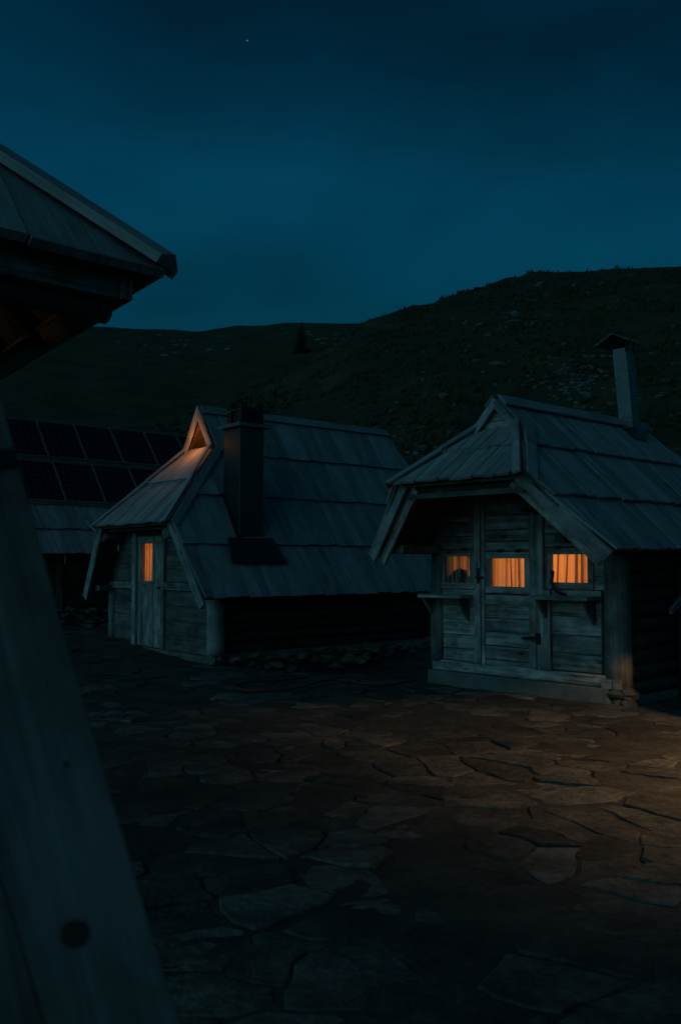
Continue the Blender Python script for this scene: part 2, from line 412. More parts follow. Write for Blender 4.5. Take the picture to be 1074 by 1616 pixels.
# ------------------------------------------------------------------ flagstones (crazy paving)
def project(x, y, z):
    p = math.atan(78 / 1500); dz = z - 1.5
    f = y * math.cos(p) + dz * math.sin(p)
    if f < .3: return None
    return 537 + 1500 * x / f, 808 - 1500 * (-y * math.sin(p) + dz * math.cos(p)) / f
seeds = []
gs = .30; x0, y0 = -6.6, 2.4
NXs, NYs = 43, 58
cells = {}
for j in range(NYs):
    for i in range(NXs):
        if rnd.random() < .36: continue
        s = (x0 + (i + .5 + rnd.uniform(-.62, .62)) * gs, y0 + (j + .5 + rnd.uniform(-.62, .62)) * gs)
        cells[(i, j)] = s
stones = []
for (i, j), s in cells.items():
    if inside_hut(*s, .1): continue
    if noise.noise(Vector((s[0] * .7, s[1] * .7, 6))) + rnd.uniform(-.3, .3) < -.42: continue
    poly = [(s[0] - .8, s[1] - .8), (s[0] + .8, s[1] - .8), (s[0] + .8, s[1] + .8), (s[0] - .8, s[1] + .8)]
    gap = rnd.choice([.004, .006, .008, .012, .018])
    for dj in range(-4, 5):
        for di in range(-4, 5):
            q = cells.get((i + di, j + dj))
            if not q or (di == 0 and dj == 0): continue
            ex, ey = q[0] - s[0], q[1] - s[1]; l = math.hypot(ex, ey); ex /= l; ey /= l
            poly = clip(poly, ex, ey, ex * s[0] + ey * s[1] + l / 2 - gap)
            if len(poly) < 3: break
        if len(poly) < 3: break
    if len(poly) < 3 or area(poly) < .018: continue
    # uneven outline
    ring = []
    per = sum(math.hypot(poly[k][0] - poly[k - 1][0], poly[k][1] - poly[k - 1][1]) for k in range(len(poly)))
    for k in range(len(poly)):
        a, b = poly[k], poly[(k + 1) % len(poly)]
        m = max(1, min(4, round(math.hypot(b[0] - a[0], b[1] - a[1]) / per * 14)))
        for q in range(m):
            t = (q + (.18 if q == 0 else 0)) / m
            x, y = a[0] + (b[0] - a[0]) * t, a[1] + (b[1] - a[1]) * t
            w = noise.noise_vector(Vector((x * 5, y * 5, 3))) * .075
            sh = .0
            ring.append((x + w.x + (s[0] - x) * sh, y + w.y + (s[1] - y) * sh))
    cx = sum(p[0] for p in ring) / len(ring); cy = sum(p[1] for p in ring) / len(ring)
    pr = [project(p[0], p[1], 0) for p in ring]
    A = abs(area(pr)) if all(pr) else 0
    if A and not (-60 < sum(p[0] for p in pr) / len(pr) < 1134 and sum(p[1] for p in pr) / len(pr) < 1700): A *= .001
    stones.append((A, cx, cy, ring))
stones.sort(key=lambda s: -s[0])
def stone_geo(cx, cy, ring, rel):
    n = len(ring); V = []; F = []
    tx, ty = rnd.uniform(-.016, .016), rnd.uniform(-.016, .016); h = rnd.uniform(-.001, .019)
    bz = gz(cx, cy)
    gxx = (gz(cx + .1, cy) - gz(cx - .1, cy)) / .2; gyy = (gz(cx, cy + .1) - gz(cx, cy - .1)) / .2
    def z(x, y): return bz + (tx + gxx) * (x - cx) + (ty + gyy) * (y - cy)
    ox, oy = (cx, cy) if rel else (0, 0)
    for k, (f, dz) in enumerate(((1.0, -.05), (.99, h - .005), (.955, h))):
        for x, y in ring:
            X, Y = cx + (x - cx) * f, cy + (y - cy) * f
            V.append((X - ox, Y - oy, z(X, Y) + dz + (.004 * noise.noise(Vector((X * 6, Y * 6, 1))) if k == 2 else 0) - (bz if rel else 0)))
    for r in range(2):
        for k in range(n):
            k2 = (k + 1) % n; F.append((r * n + k, r * n + k2, (r + 1) * n + k2, (r + 1) * n + k))
    F.append(tuple(2 * n + k for k in range(n)))
    return V, F, bz
for A, cx, cy, ring in stones[:300]:
    V, F, bz = stone_geo(cx, cy, ring, True)
    o = mobj('flagstone', V, F, STONE, ground); o.location = (cx, cy, bz)
RV = []; RF = []
for A, cx, cy, ring in stones[300:]:
    V, F, bz = stone_geo(cx, cy, ring, False); b = len(RV); RV += V; RF += [tuple(b + i for i in f) for f in F]
if RV:
    o = mobj('paving_remainder', RV, RF, STONE, ground); o['kind'] = 'stuff'

# ------------------------------------------------------------------ hills
def interp(t, T):
    if t <= T[0][0]: return T[0][1]
    for (a, b), (c, d) in zip(T, T[1:]):
        if t <= c:
            f = (t - a) / (c - a); f = f * f * (3 - 2 * f) * .35 + f * .65
            return b + (d - b) * f
    return T[-1][1]
R_EL = [(-1.2, .02), (-.7, .05), (-.359, .0918), (-.226, .128), (-.126, .1637), (-.072, .1916), (-.025, .2192), (.019, .2519), (.043, .2585), (.076, .2709), (.124, .2853), (.178, .2985), (.225, .3005), (.266, .3017), (.363, .2947), (.449, .2848), (.8, .24), (1.6, .16)]
L_EL = [(-1.8, .16), (-.9, .2), (-.43, .2327), (-.295, .2397), (-.214, .243), (-.153, .2423), (-.106, .2498), (-.042, .2524), (.019, .2532), (.11, .2552), (.5, .24), (1.2, .2)]
def hill_fn(el, dc, r0, pw, amp, sc):
    def f(th, r):
        a = math.tan(max(-1.2, min(1.2, th)))
        D = dc(a); e = interp(a, el); hc = e * D + 1.5; R0 = r0(a)
        x, y = r * math.sin(th), r * math.cos(th)
        t = (r - R0) / (D - R0)
        if t <= 0: h = -.4 + t * 2
        elif t <= 1: h = -.4 + (hc + .4) * t ** pw
        else: h = hc + (hc * .25) * (1 - math.exp(-(t - 1) * .4)) * .3 - (t - 1) ** 2 * hc * .3
        k = min(1, max(0, t * 3)) * amp
        h += k * (.55 * noise.noise(Vector((x / sc, y / sc, 1))) + .28 * noise.noise(Vector((x / sc * 2.3, y / sc * 2.3, 3))) + .17 * noise.noise(Vector((x / sc * 6, y / sc * 6, 5))))
        return h
    return f
rh = hill_fn(R_EL, lambda a: 62 + 34 * max(0, min(1, (a + .3) / .5)), lambda a: 24 - 2 * max(0, min(1, a / .4)), 1.12, .9, 5.5)
lh = hill_fn(L_EL, lambda a: 185, lambda a: 48, 1.05, .7, 14)
def hill_mesh(name, fn, t0, t1, nt_, rs):
    V = []; F = []
    for i in range(nt_):
        th = t0 + (t1 - t0) * i / (nt_ - 1)
        for r in rs:
            V.append((r * math.sin(th), r * math.cos(th), fn(th, r)))
    m = len(rs)
    for i in range(nt_ - 1):
        for k in range(m - 1):
            a = i * m + k; F.append((a, a + 1, a + m + 1, a + m)[::-1])
    o = mobj(name, V, F, GRASS, smooth=True); o['kind'] = 'structure'; return o
hill_mesh('hillside', rh, math.radians(-38), math.radians(60), 330, [20 + i * .62 for i in range(160)])
hill_mesh('far_hill', lh, math.radians(-65), math.radians(35), 240, [44 + i * 1.9 for i in range(110)])
def on_hill(fn, a, el):
    th = math.atan(a); best = None
    r = 26.0
    while r < 220:
        if (fn(th, r) - 1.5) / r >= el: break
        r += .25
    return Vector((r * math.sin(th), r * math.cos(th), fn(th, r)))

# rough pasture on the slope
GVt = []; GFt = []
for k in range(15000):
    th = math.radians(rnd.uniform(-22, 24)); r = rnd.uniform(30, 98)
    x, y = r * math.sin(th), r * math.cos(th)
    if noise.noise(Vector((x / 4, y / 4, 8))) < -.12: continue
    z = rh(th, r)
    s = rnd.uniform(.12, .34) * (1 + .5 * noise.noise(Vector((x / 7, y / 7, 2))))
    for b in range(4):
        a = rnd.uniform(0, 6.28); dx, dy = math.cos(a), math.sin(a); w = s * .28
        i = len(GVt)
        GVt += [(x - dy * w, y + dx * w, z - .05), (x + dy * w, y - dx * w, z - .05), (x + dx * s * .7, y + dy * s * .7, z + s * rnd.uniform(.6, 1.1))]
        GFt.append((i, i + 1, i + 2))
o = mobj('grass', GVt, GFt, TUFT); o['kind'] = 'stuff'; o['label'] = 'rough dark pasture grass covering the hillside'; o['category'] = 'grass'

# boulders
def rock_geo(seed, sub=2):
    import bmesh
    bm = bmesh.new(); bmesh.ops.create_icosphere(bm, subdivisions=sub, radius=1)
    for v in bm.verts:
        n = noise.noise(v.co * 1.3 + Vector((seed * 7, 0, 0))) * .45 + noise.noise(v.co * 3 + Vector((seed * 3, 5, 0))) * .2
        v.co *= 1 + n; v.co.z *= .7
    me = bpy.data.meshes.new('boulder'); bm.to_mesh(me); bm.free(); me.materials.append(ROCK); return me
rocks = [rock_geo(i) for i in range(5)]
def pix(x, y):
    a = (x - 537) / 1500; b = -(y - 808) / 1500; p = math.atan(78 / 1500)
    Y = math.cos(p) - b * math.sin(p); Z = math.sin(p) + b * math.cos(p)
    return a / Y, Z / math.hypot(a, Y)
spots = [(850, 452, .9), (752, 457, .6), (736, 470, .5), (812, 497, .55), (826, 489, .6), (845, 476, .5), (972, 476, .8), (948, 449, .4), (938, 461, .4), (906, 452, .5), (815, 500, .5), (785, 578, .9), (750, 573, .6), (770, 530, .5), (735, 512, .45), (608, 547, .6), (683, 485, .5), (757, 515, .8), (830, 512, .6), (930, 628, .5), (966, 640, .6), (1050, 604, .5), (1040, 630, .6), (1062, 515, .4), (700, 628, .7), (672, 625, .5), (640, 660, .5), (1030, 560, .6), (890, 545, .5), (690, 596, .4)]
for x, y, s in spots:
    a, e = pix(x, y); P = on_hill(rh, a, e)
    o = link('boulder', rocks[rnd.randrange(5)], None, P); sc = s * rnd.uniform(.38, .6)
    o.scale = (sc * rnd.uniform(.8, 1.4), sc * rnd.uniform(.8, 1.3), sc * rnd.uniform(.6, 1)); o.rotation_euler = (rnd.uniform(-.3, .3), rnd.uniform(-.3, .3), rnd.uniform(0, 6))
    tag(o, 'pale limestone boulder lying in the dark grass of the hillside', 'boulder', 'boulders strewn over the hillside')
SV = []; SF = []
base = [rocks[i] for i in range(5)]
for k in range(330):
    q = rnd.random()
    if q < .5: x, y = rnd.gauss(905, 38), rnd.gauss(600, 22)
    elif q < .68: x, y = rnd.gauss(815, 25), rnd.gauss(500, 22)
    elif q < .82: x, y = rnd.gauss(690, 30), rnd.gauss(700, 14)
    else: x, y = rnd.uniform(560, 1074), rnd.uniform(450, 690)
    a, e = pix(x, y); e = min(e, interp(a, R_EL) - .012); P = on_hill(rh, a, e)
    m = base[rnd.randrange(5)]; s = rnd.uniform(.05, .17); an = rnd.uniform(0, 6); ca, sa = math.cos(an), math.sin(an)
    b = len(SV); el = rnd.uniform(.7, 1.7)
    for v in m.vertices:
        X, Y, Z = v.co.x * s * el, v.co.y * s, v.co.z * s
        SV.append((P.x + X * ca - Y * sa, P.y + X * sa + Y * ca, P.z + Z))
    SF += [tuple(b + i for i in p.vertices) for p in m.polygons]
for k in range(42):   # outcrop on the far hill
    x, y = (rnd.gauss(270, 45), rnd.gauss(545, 12)) if k < 28 else (rnd.gauss(500, 18), rnd.gauss(535, 6))
    a, e = pix(x, y); P = on_hill(lh, a, e); m = base[rnd.randrange(5)]; s = rnd.uniform(.12, .42); b = len(SV)
    for v in m.vertices: SV.append((P.x + v.co.x * s * 1.6, P.y + v.co.y * s, P.z + v.co.z * s))
    SF += [tuple(b + i for i in p.vertices) for p in m.polygons]
o = mobj('scree', SV, SF, ROCK); o['kind'] = 'stuff'; o['label'] = 'loose pale scree and small stones on the slopes'; o['category'] = 'scree'

# spruces
def spruce(P, h, label):
    t = thing('spruce_tree', P, label, "tree")
    V, F = tube_geo([(0, 0, -.2), (0, 0, h * .5), (0, 0, h)], [h * .025, h * .016, h * .003], 7)
    mobj('trunk', V, F, BARK, t, smooth=True)
    V = []; F = []
    nl = 17
    for k in range(nl):
        z = h * (.06 + .92 * k / nl); R = h * .27 * (1 - k / nl) ** .85 + .04 * h
        nb = 9 if k < nl - 3 else 5
        for b in range(nb):
            a = 2 * math.pi * (b + rnd.random() * .8) / nb; r = R * rnd.uniform(.6, 1.12); dr = -r * rnd.uniform(.25, .5)
            d = Vector((math.cos(a), math.sin(a), 0)); s = Vector((-d.y, d.x, 0))
            for q in range(9):
                f = (q + rnd.random()) / 9; c = d * r * f + Vector((0, 0, z + dr * f * f))
                ln_ = r * .34 * (1.15 - f * .7)
                for sg in (-1, 1):
                    e = c + (s * sg * ln_ + d * ln_ * .5) + Vector((0, 0, -ln_ * rnd.uniform(.1, .6)))
                    i = len(V); V += [c - d * ln_ * .22, c + d * ln_ * .25 + Vector((0, 0, .03 * r)), e]; F.append((i, i + 1, i + 2))
    mobj('crown', V, F, NEEDLE, t)
for (x, y, h, lb) in [(475, 556, 7.4, 'lone dark spruce whose pointed top stands above the far skyline')]:
    a, e = pix(x, y)
    P = on_hill(lh, a, e)
    P.z -= .2
    D = math.hypot(P.x, P.y)
    hh = {475: 54, 452: 34, 338: 62, 310: 44}[x] / 1500 * D
    spruce(P, hh, lb)

# ------------------------------------------------------------------ the hut type: steep board roof with half hips and gablets
def verge_fn(pts):
    """front edge v of the side slope as a function of z"""
    def f(z):
        for (z0, v0), (z1, v1) in zip(pts, pts[1:]):
            if z <= z1: return v0 + (v1 - v0) * (z - z0) / (z1 - z0)
        return pts[-1][1]
    return f

def hut_roof(T, fr, c, m, zr, ze, front, back, courses, hipz, gabz, bw, hb, single_back=False):
    """c ridge u, m pitch, zr ridge z, ze eave z, front/back edge lists [(z,v)...]"""
    uR = lambda z: c - (zr - z) / m
    uL = lambda z: c + (zr - z) / m
    nR = ((fr.v.cross(fr(1, 0, m))).normalized()); nR = nR if nR.z > 0 else -nR
    nL = ((fr.v.cross(fr(-1, 0, m))).normalized()); nL = nL if nL.z > 0 else -nL
    ff, fb = verge_fn(front), verge_fn(back)
    gR = fr(1, 0, m); gL = fr(-1, 0, m)
    def region(z0, z1):
        zs = sorted({z0, z1, *[z for z, _ in front if z0 < z < z1]}); zb = sorted({z0, z1, *[z for z, _ in back if z0 < z < z1]})
        return [(ff(z), z) for z in zs] + [(fb(z), z) for z in reversed(zb)]
    allreg = region(ze, zr)
    prism('roof_deck', [fr(uR(z), v, z) for v, z in allreg], nR * -.03, BEAM, T, gR)
    prism('roof_deck', [fr(uL(z), v, z) for v, z in allreg], nL * -.03, BEAM, T, gL)
    vmin = min(v for _, v in front) - .1; vmax = max(v for _, v in back) + .1
    for i in range(len(courses) - 1):
        z0, z1 = courses[i], courses[i + 1]
        lo = z0 - .03 if i == 0 else z0 - .06
        top = min(z1 + .02, zr)
        rg = region(max(lo, ze - .05), top)
        board_face(fr, T, 'roof_board', rg, lambda s, z: (uR(z), s, z), nR, strip_edges(vmin, vmax, *bw), lo, top, ROOF, gR)
        board_face(fr, T, 'roof_board', rg, lambda s, z: (uL(z), s, z), nL, strip_edges(vmin, vmax, bw[0] * 2.2, bw[1] * 2.2), lo, top, ROOF, gL)
    # front half hip
    vg = ff(gabz); vh = ff(hipz)
    vz = lambda z: vh + (vg - vh) * (z - hipz) / (gabz - hipz)
    sl = fr(0, vg - vh, gabz - hipz); nH = fr.u.cross(sl).normalized(); nH = nH if nH.z > 0 else -nH
    reg = [(uR(hipz), hipz), (uL(hipz), hipz), (uL(gabz), gabz), (uR(gabz), gabz)]
    prism('hip_deck', [fr(u, vz(z), z) for u, z in reg], nH * -.03, BEAM, T, sl)
    hz = [hipz] + [h for h in hb if hipz < h < gabz] + [gabz]
    for i in range(len(hz) - 1):
        lo = hz[i] - .05; top = hz[i + 1] + .02
        rg = [(uR(lo), lo), (uL(lo), lo), (uL(top), top), (uR(top), top)]
        board_face(fr, T, 'hip_board', rg, lambda s, z: (s, vz(z), z), nH, strip_edges(uR(lo) - .01, uL(lo) + .01, bw[0] * .95, bw[1] * .95), lo, top, ROOF, sl, lift=(.052, .02))
    # fascia under the hip eave; inner board's dark colour stands in for underside shade
    for k, (dv, dz, hh) in enumerate(((.04, -.05, .04), (.13, -.10, .05))):
        fbox(fr, 'eave_fascia', uR(hipz) + .06 + dv, uL(hipz) - .06 - dv, vh + dv, vh + dv + .03, hipz + dz - hh + .03, hipz + dz + .03, LOG if k else BEAM, T)
    # hip caps: pairs of boards folded over the hip line
    for u_, n_, sg in ((uR, nR, 1), (uL, nL, -1)):
        a = fr(u_(hipz - .05), vz(hipz - .05), hipz - .05); b = fr(u_(gabz + .03), vz(gabz + .03), gabz + .03); d = (b - a).normalized()
        w1 = n_.cross(d); w1 = w1 if w1.dot(fr.v) > 0 else -w1
        w2 = nH.cross(d); w2 = w2 if w2.dot(fr.u * sg) > 0 else -w2
        mid = a.lerp(b, .57); up = (n_ + nH).normalized() * .006
        for p, q, li in ((a, mid + d * .03, .064), (mid, b, .072)):
            flat_board('hip_cap', p + n_ * li, q + n_ * li, w1 * .12, n_ * .018, ROOF, T)
            flat_board('hip_cap', p + nH * li, q + nH * li, w2 * .085, nH * .022, ROOF, T)
    # ridge caps
    vb = fb(zr); va = ff(zr) - .05
    for n_, g_ in ((nR, gR), (nL, gL)):
        k = va
        while k < vb:
            k2 = min(vb + .04, k + rnd.uniform(1.3, 1.9))
            if vb - k2 < .5: k2 = vb + .04
            P = fr(c, k, zr) + n_ * .04 + Vector((0, 0, .012)); Q = fr(c, k2, zr) + n_ * .04 + Vector((0, 0, .012))
            flat_board('ridge_cap', P, Q, -g_.normalized() * .16, n_ * .022, ROOF, T); k = k2
    # rear half hip closed with boards
    vr = fb(gabz); vh2 = fb(hipz)
    if not single_back:
        vz2 = lambda z: vh2 + (vr - vh2) * (z - hipz) / (gabz - hipz)
        s2 = fr(0, vr - vh2, gabz - hipz); n2 = fr.u.cross(s2).normalized(); n2 = n2 if n2.z > 0 else -n2
        prism('hip_deck', [fr(u, vz2(z), z) for u, z in reg], n2 * -.03, BEAM, T, s2)
        rg = [(uR(hipz - .05), hipz - .05), (uL(hipz - .05), hipz - .05), (uL(gabz), gabz), (uR(gabz), gabz)]
        board_face(fr, T, 'hip_board', rg, lambda s, z: (s, vz2(z), z), n2, strip_edges(uR(hipz - .05), uL(hipz - .05), .2, .3), hipz - .05, gabz, ROOF, s2)
        prism('gablet_panel', [fr(uR(gabz - .05), vr - .06, gabz - .05), fr(uL(gabz - .05), vr - .06, gabz - .05), fr(c, vr - .06, zr)], fr.v * .03, WALL, T, fr.u)
    return dict(uR=uR, uL=uL, nR=nR, nL=nL, nH=nH, vz=vz, vh=vh, vg=vg, ff=ff, fb=fb)

def gable_barge(T, fr, c, zr, zb, m, v, w, mat, over=.02):
    """pair of boards framing the small gablet"""
    for sg in (-1, 1):
        top = fr(c, v, zr + over + .03); bot = fr(c + sg * ((zr - zb) / m + .03), v, zb + over)
        d = (bot - top).normalized(); wv = Vector((0, 0, -1)) - d * Vector((0, 0, -1)).dot(d); wv.normalize()
        # mitred top on the centre line
        top2 = fr(c, v, zr + over + .03 - w / abs(wv.z))
        prism('gablet_board', [top, bot, bot + wv * w, top2], fr.v * .03, mat, T, d)

def verge_board(T, fr, a, b, w, mat, inner=None, th=.035, name='bargeboard'):
    """a top, b bottom in local coordinates; board hangs inward from the line"""
    A = fr(*a); B = fr(*b); d = (B - A).normalized(); n = fr.v
    wv = d.cross(n).normalized()
    if wv.z > 0: wv = -wv
    return prism(name, [A, B, B + wv * w, A + wv * w], fr.v * th, mat, T, d)

def planks(T, fr, u0, u1, seams, v, mat, th=.03, name='wall_plank', lim=None):
    """horizontal planks between the z seams; lim(z)->(umin,umax) clips them under the roof"""
    for z0, z1 in zip(seams, seams[1:]):
        p = [(u0, z0 + .003), (u1, z0 + .003), (u1, z1 - .003), (u0, z1 - .003)]
        if lim:
            a0, b0 = lim(z0); a1, b1 = lim(z1)
            p = [(max(u0, a0), z0 + .003), (min(u1, b0), z0 + .003), (min(u1, b1), z1 - .003), (max(u0, a1), z1 - .003)]
            if p[1][0] - p[0][0] < .03: continue
            if p[2][0] - p[3][0] < .01: p = [p[0], p[1], ((p[2][0] + p[3][0]) / 2, p[2][1])]
        dv = rnd.uniform(-.006, .006)
        bevel(prism(name, [fr(u, v + dv, z) for u, z in p], fr.v * th, mat, T, fr.u), .005)

def window(T, fr, u0, u1, z0, z1, v, fw, curtain_slits, name='window', depth=.05, bars=0):
    """frame boards + sash + pane; curtain hangs behind. v is the front face of the frame"""
    W_ = fbox(fr, name, u0 - fw, u1 + fw, v, v + .035, z1, z1 + fw, WALL, T)
    fbox(fr, 'frame', u0 - fw, u1 + fw, v - .003, v + .035, z0 - fw, z0, WALL, W_)
    fbox(fr, 'frame', u0 - fw, u0, v + .002, v + .035, z0, z1, WALL, W_, 'z')
    fbox(fr, 'frame', u1, u1 + fw, v + .002, v + .035, z0, z1, WALL, W_, 'z')
    pane = fbox(fr, 'pane', u0 - .01, u1 + .01, v + .022, v + .026, z0 - .01, z1 + .01, GLASS, W_)
    # curtain: gathered cloth
    n = 90; V = []; F = []
    cu0, cu1 = u0 - .07, u1 + .07; ph = rnd.random() * 9
    rows = [z0 - .08, z0 + .3 * (z1 - z0), z1 - .1 * (z1 - z0), z1 + .05]
    for r, z in enumerate(rows):
        for i in range(n):
            t = i / (n - 1); u = cu0 + (cu1 - cu0) * t
            a = .009 * math.sin(u * 46 + ph + 2.2 * math.sin(u * 9 + ph)) + .004 * math.sin(u * 97 + ph * 2)
            V.append(fr(u + .004 * r * math.sin(u * 7) + .008 * math.sin(u * 46 + ph + 1 + r * .2), v + .062 + a, z))
    for r in range(3):
        for i in range(n - 1):
            k = r * n + i; F.append((k, k + 1, k + n + 1, k + n))
    cu = mobj('curtain', V, F, CURT, W_, fr.u, smooth=True)
    for s, w in curtain_slits:       # folds where the cloth lies three layers deep
        sl_ = rnd.uniform(-.03, .03); tp_ = rnd.uniform(.6, 1.5)
        for k in range(2):
            V = []; F = []
            for i in range(7):
                t = i / 6; u = s - w / 2 + w * t
                V += [fr(s + (u - s) * tp_ + sl_, v + .046 - k * .006 + .006 * math.sin(t * 6), z0 - .08), fr(u + rnd.uniform(-.002, .002), v + .046 - k * .006 + .006 * math.sin(t * 6 + 1), z1 + .05)]
            for i in range(6): F.append((2 * i, 2 * i + 2, 2 * i + 3, 2 * i + 1))
            mobj('curtain_fold', V, F, CURT, W_, fr.u, smooth=True)
    return W_

def room_shell(T, fr, u0, u1, v0, v1, z0, z1):
    P = [fr(u, v, z) for z in (z0, z1) for u, v in ((u0, v0), (u1, v0), (u1, v1), (u0, v1))]
    mobj('room_lining', P, [HEX[0], HEX[1], HEX[3], HEX[4], HEX[5]], ROOM, T)

def lamp(name, P, energy, col, size, parent=None):
    d = bpy.data.lights.new(name, 'POINT'); d.energy = energy; d.color = col; d.shadow_soft_size = size
    o = bpy.data.objects.new(name, d); COL.objects.link(o); o.location = P
    if parent: o.parent = parent
    return o
WARM = (1.0, .33, .072)

# ================================================================== right hut
T = thing('timber_hut', HUTR, 'small grey timber hut with three lit windows and a tall zinc flue', 'hut')
fr = FR; c = 1.3; m = 1.062; zr = 3.315; ze = 1.615
fe = [(ze, -.75), (2.39, -1.13), (2.985, -.37), (zr, -.38)]
be = [(ze, 3.15), (2.39, 3.53), (2.985, 2.77), (zr, 2.78)]
RR = hut_roof(T, fr, c, m, zr, ze, fe, be, [ze, 2.185, 2.765, zr], 2.39, 2.985, (.13, .21), [2.75])
gable_barge(T, fr, c, zr, 2.985, m, -.46, .085, PALE, over=-.01)
prism('gablet_panel', [fr(.93, -.36, 2.95), fr(1.67, -.36, 2.95), fr(1.3, -.36, 3.34)], fr.v * .03, WALL, T, fr.u)
for k in range(3):
    z = 2.99 + k * .085; h = (3.29 - z) / m
    if h > .05: prism('gablet_plank', [fr(1.3 - h, -.385, z), fr(1.3 + h, -.385, z), fr(1.3 + h - .065, -.385, z + .08), fr(1.3 - h + .065, -.385, z + .08)], fr.v * .02, WALL, T, fr.u)
uR, uL = RR['uR'], RR['uL']
off = -.035
for s in (1, -1):
    U = uR if s > 0 else uL
    k = -s
    verge_board(T, fr, (U(2.42) - s * .0, -1.10, 2.42), (U(ze - .02) - s * .03, -.79, ze - .02), .14, PALE)
    verge_board(T, fr, (U(2.42) + s * .12, -1.035, 2.37), (U(ze - .02) + s * .085, -.73, ze - .065), .13, WALL)
    # purlin / wall plate running out under the overhang
    fbox(fr, 'wall_plate', (-.02 if s > 0 else 2.46), (.14 if s > 0 else 2.62), -.70, 2.9, 1.60, 1.70, BEAM, T, 'v')
for u in (.62, 1.05, 1.62, 2.0):
    fbox(fr, 'purlin', u - .04, u + .04, -1.0, .02, 2.24, 2.33, BEAM, T, 'v')
fbox(fr, 'collar_beam', .5, 2.1, -1.02, -.94, 2.20, 2.26, BEAM, T)

def limR(z): return uR(z) + .06, uL(z) - .06
holes = [(1.165, 1.745, 1.16, 1.585), (.36, .91, 1.22, 1.625), (1.966, 2.45, 1.195, 1.61)]
lining(fr, 'wall_lining', .12, 2.48, .12, 1.72, holes, .036, .06, INNERDARK, T)
prism('wall_lining', [fr(.12, .036, 1.72), fr(2.48, .036, 1.72), fr(uL(2.35) - .05, .036, 2.35), fr(uR(2.35) + .05, .036, 2.35)], fr.v * .024, INNERDARK, T, fr.u)
# front planks
planks(T, fr, 1.93, 2.46, [.30, .45, .62, .80, .98, 1.165], 0, WALL)
planks(T, fr, .26, .94, [.31, .50, .70, .90, 1.05, 1.19], 0, WALL)
planks(T, fr, 1.93, 2.58, [1.64, 1.80, 1.97, 2.14, 2.30], 0, WALL, lim=limR)
planks(T, fr, .02, 1.02, [1.655, 1.81, 1.99, 2.15, 2.30], 0, WALL, lim=limR)
planks(T, fr, .94, 1.93, [2.285, 2.37], 0, WALL)
planks(T, fr, .14, .345, [1.19, 1.34, 1.50, 1.655], .004, WALL)
planks(T, fr, 2.45, 2.60, [1.165, 1.33, 1.49, 1.64], .004, WALL)
# sill beams
bevel(fbox(fr, 'sill_beam', .20, 2.61, -.03, .12, .175, .298, WALL, T), .012)
bevel(fbox(fr, 'foundation_beam', .16, 2.66, -.06, .12, -.10, .170, CONC, T), .015)
# corner posts
log('corner_post', fr(.11, .09, .16), fr(.12, .09, 1.62), .138, BEAM, T, 16, .01)
log('corner_post', fr(2.55, .06, .285), fr(2.53, .06, 1.62), .12, BEAM, T, 16, .01)
fbox(fr, 'post_block', .02, .24, -.05, .16, .17, .27, WALL, T)
for k in range(5):
    u = -.02 + .1 * (k % 3); z = -.05 + .12 * (k // 3)
    P = fr(u + .02, .02 + rnd.uniform(0, .08), z + .05); me = rocks[k % 5].copy(); me.materials.clear(); me.materials.append(RUBBLE)
    o = link('pier_stone', me, T, P); o.scale = (.11, .11, .10)
# door
door = fbox(fr, 'door', 1.055, 1.16, -.024, .022, .205, 2.275, WALL, T, 'z')
door['label'] = 'planked door with a small lit window'
fbox(fr, 'stile', 1.785, 1.835, -.024, .022, .205, 2.275, WALL, door, 'z')
for z0, z1 in zip([.205, .36, .52, .68, .84, 1.0, 1.115], [.36, .52, .68, .84, 1.0, 1.115, 1.125]):
    if z1 - z0 > .05:
        bevel(fbox(fr, 'door_plank', 1.163, 1.782, -.016 + rnd.uniform(-.003, .003), .018, z0 + .004, z1 - .004, WALL, door), .006)
for z0, z1 in zip([1.62, 1.73, 1.87, 2.04], [1.73, 1.87, 2.04, 2.275]):
    bevel(fbox(fr, 'door_plank', 1.163, 1.782, -.016 + rnd.uniform(-.003, .003), .018, z0 + .004, z1 - .004, WALL, door), .006)
fbox(fr, 'door_jamb', 1.845, 1.93, -.035, .05, .30, 2.30, WALL, T, 'z')
fbox(fr, 'door_jamb', .965, 1.045, -.035, .05, .30, 2.30, WALL, T, 'z')
fbox(fr, 'jamb_board', .87, .95, -.05, -.004, .30, 1.18, WALL, T, 'z')
window(T, fr, 1.22, 1.69, 1.21, 1.535, -.030, .075, [(1.325, .035), (1.44, .014)], depth=.05)
window(T, fr, .41, .86, 1.27, 1.577, -.018, .07, [(.50, .026), (.565, .034), (.68, .016), (.80, .02)])
window(T, fr, 2.016, 2.40, 1.243, 1.562, -.018, .07, [(2.07, .03), (2.20, .02), (2.31, .03), (2.38, .05)])
# hinges and latch
def hinge(z, u0=1.0, L_=.19):
    h = fbox(fr, 'strap_hinge', u0, u0 + .06, -.052, -.03, z - .06, z + .06, IRON, door, 'z')
    prism('strap', [fr(u0 + .06, -.048, z + .028), fr(u0 + .06 + L_, -.048, z + .008), fr(u0 + .06 + L_, -.048, z - .012), fr(u0 + .06, -.048, z - .028)], fr.v * .018, IRON, h, fr.u)
hinge(.64); hinge(2.08)
fbox(fr, 'latch', 1.80, 1.90, -.058, -.038, 1.30, 1.325, IRON, door)
fbox(fr, 'latch_plate', 1.852, 1.885, -.05, -.036, 1.24, 1.42, IRON, door, 'z')
for u, z in ((.78, 1.655), (1.30, 1.62), (1.55, 1.62), (2.08, 1.645)):
    fbox(fr, 'clip', u - .03, u + .03, -.05, -.015, z - .015, z + .018, IRON, T)
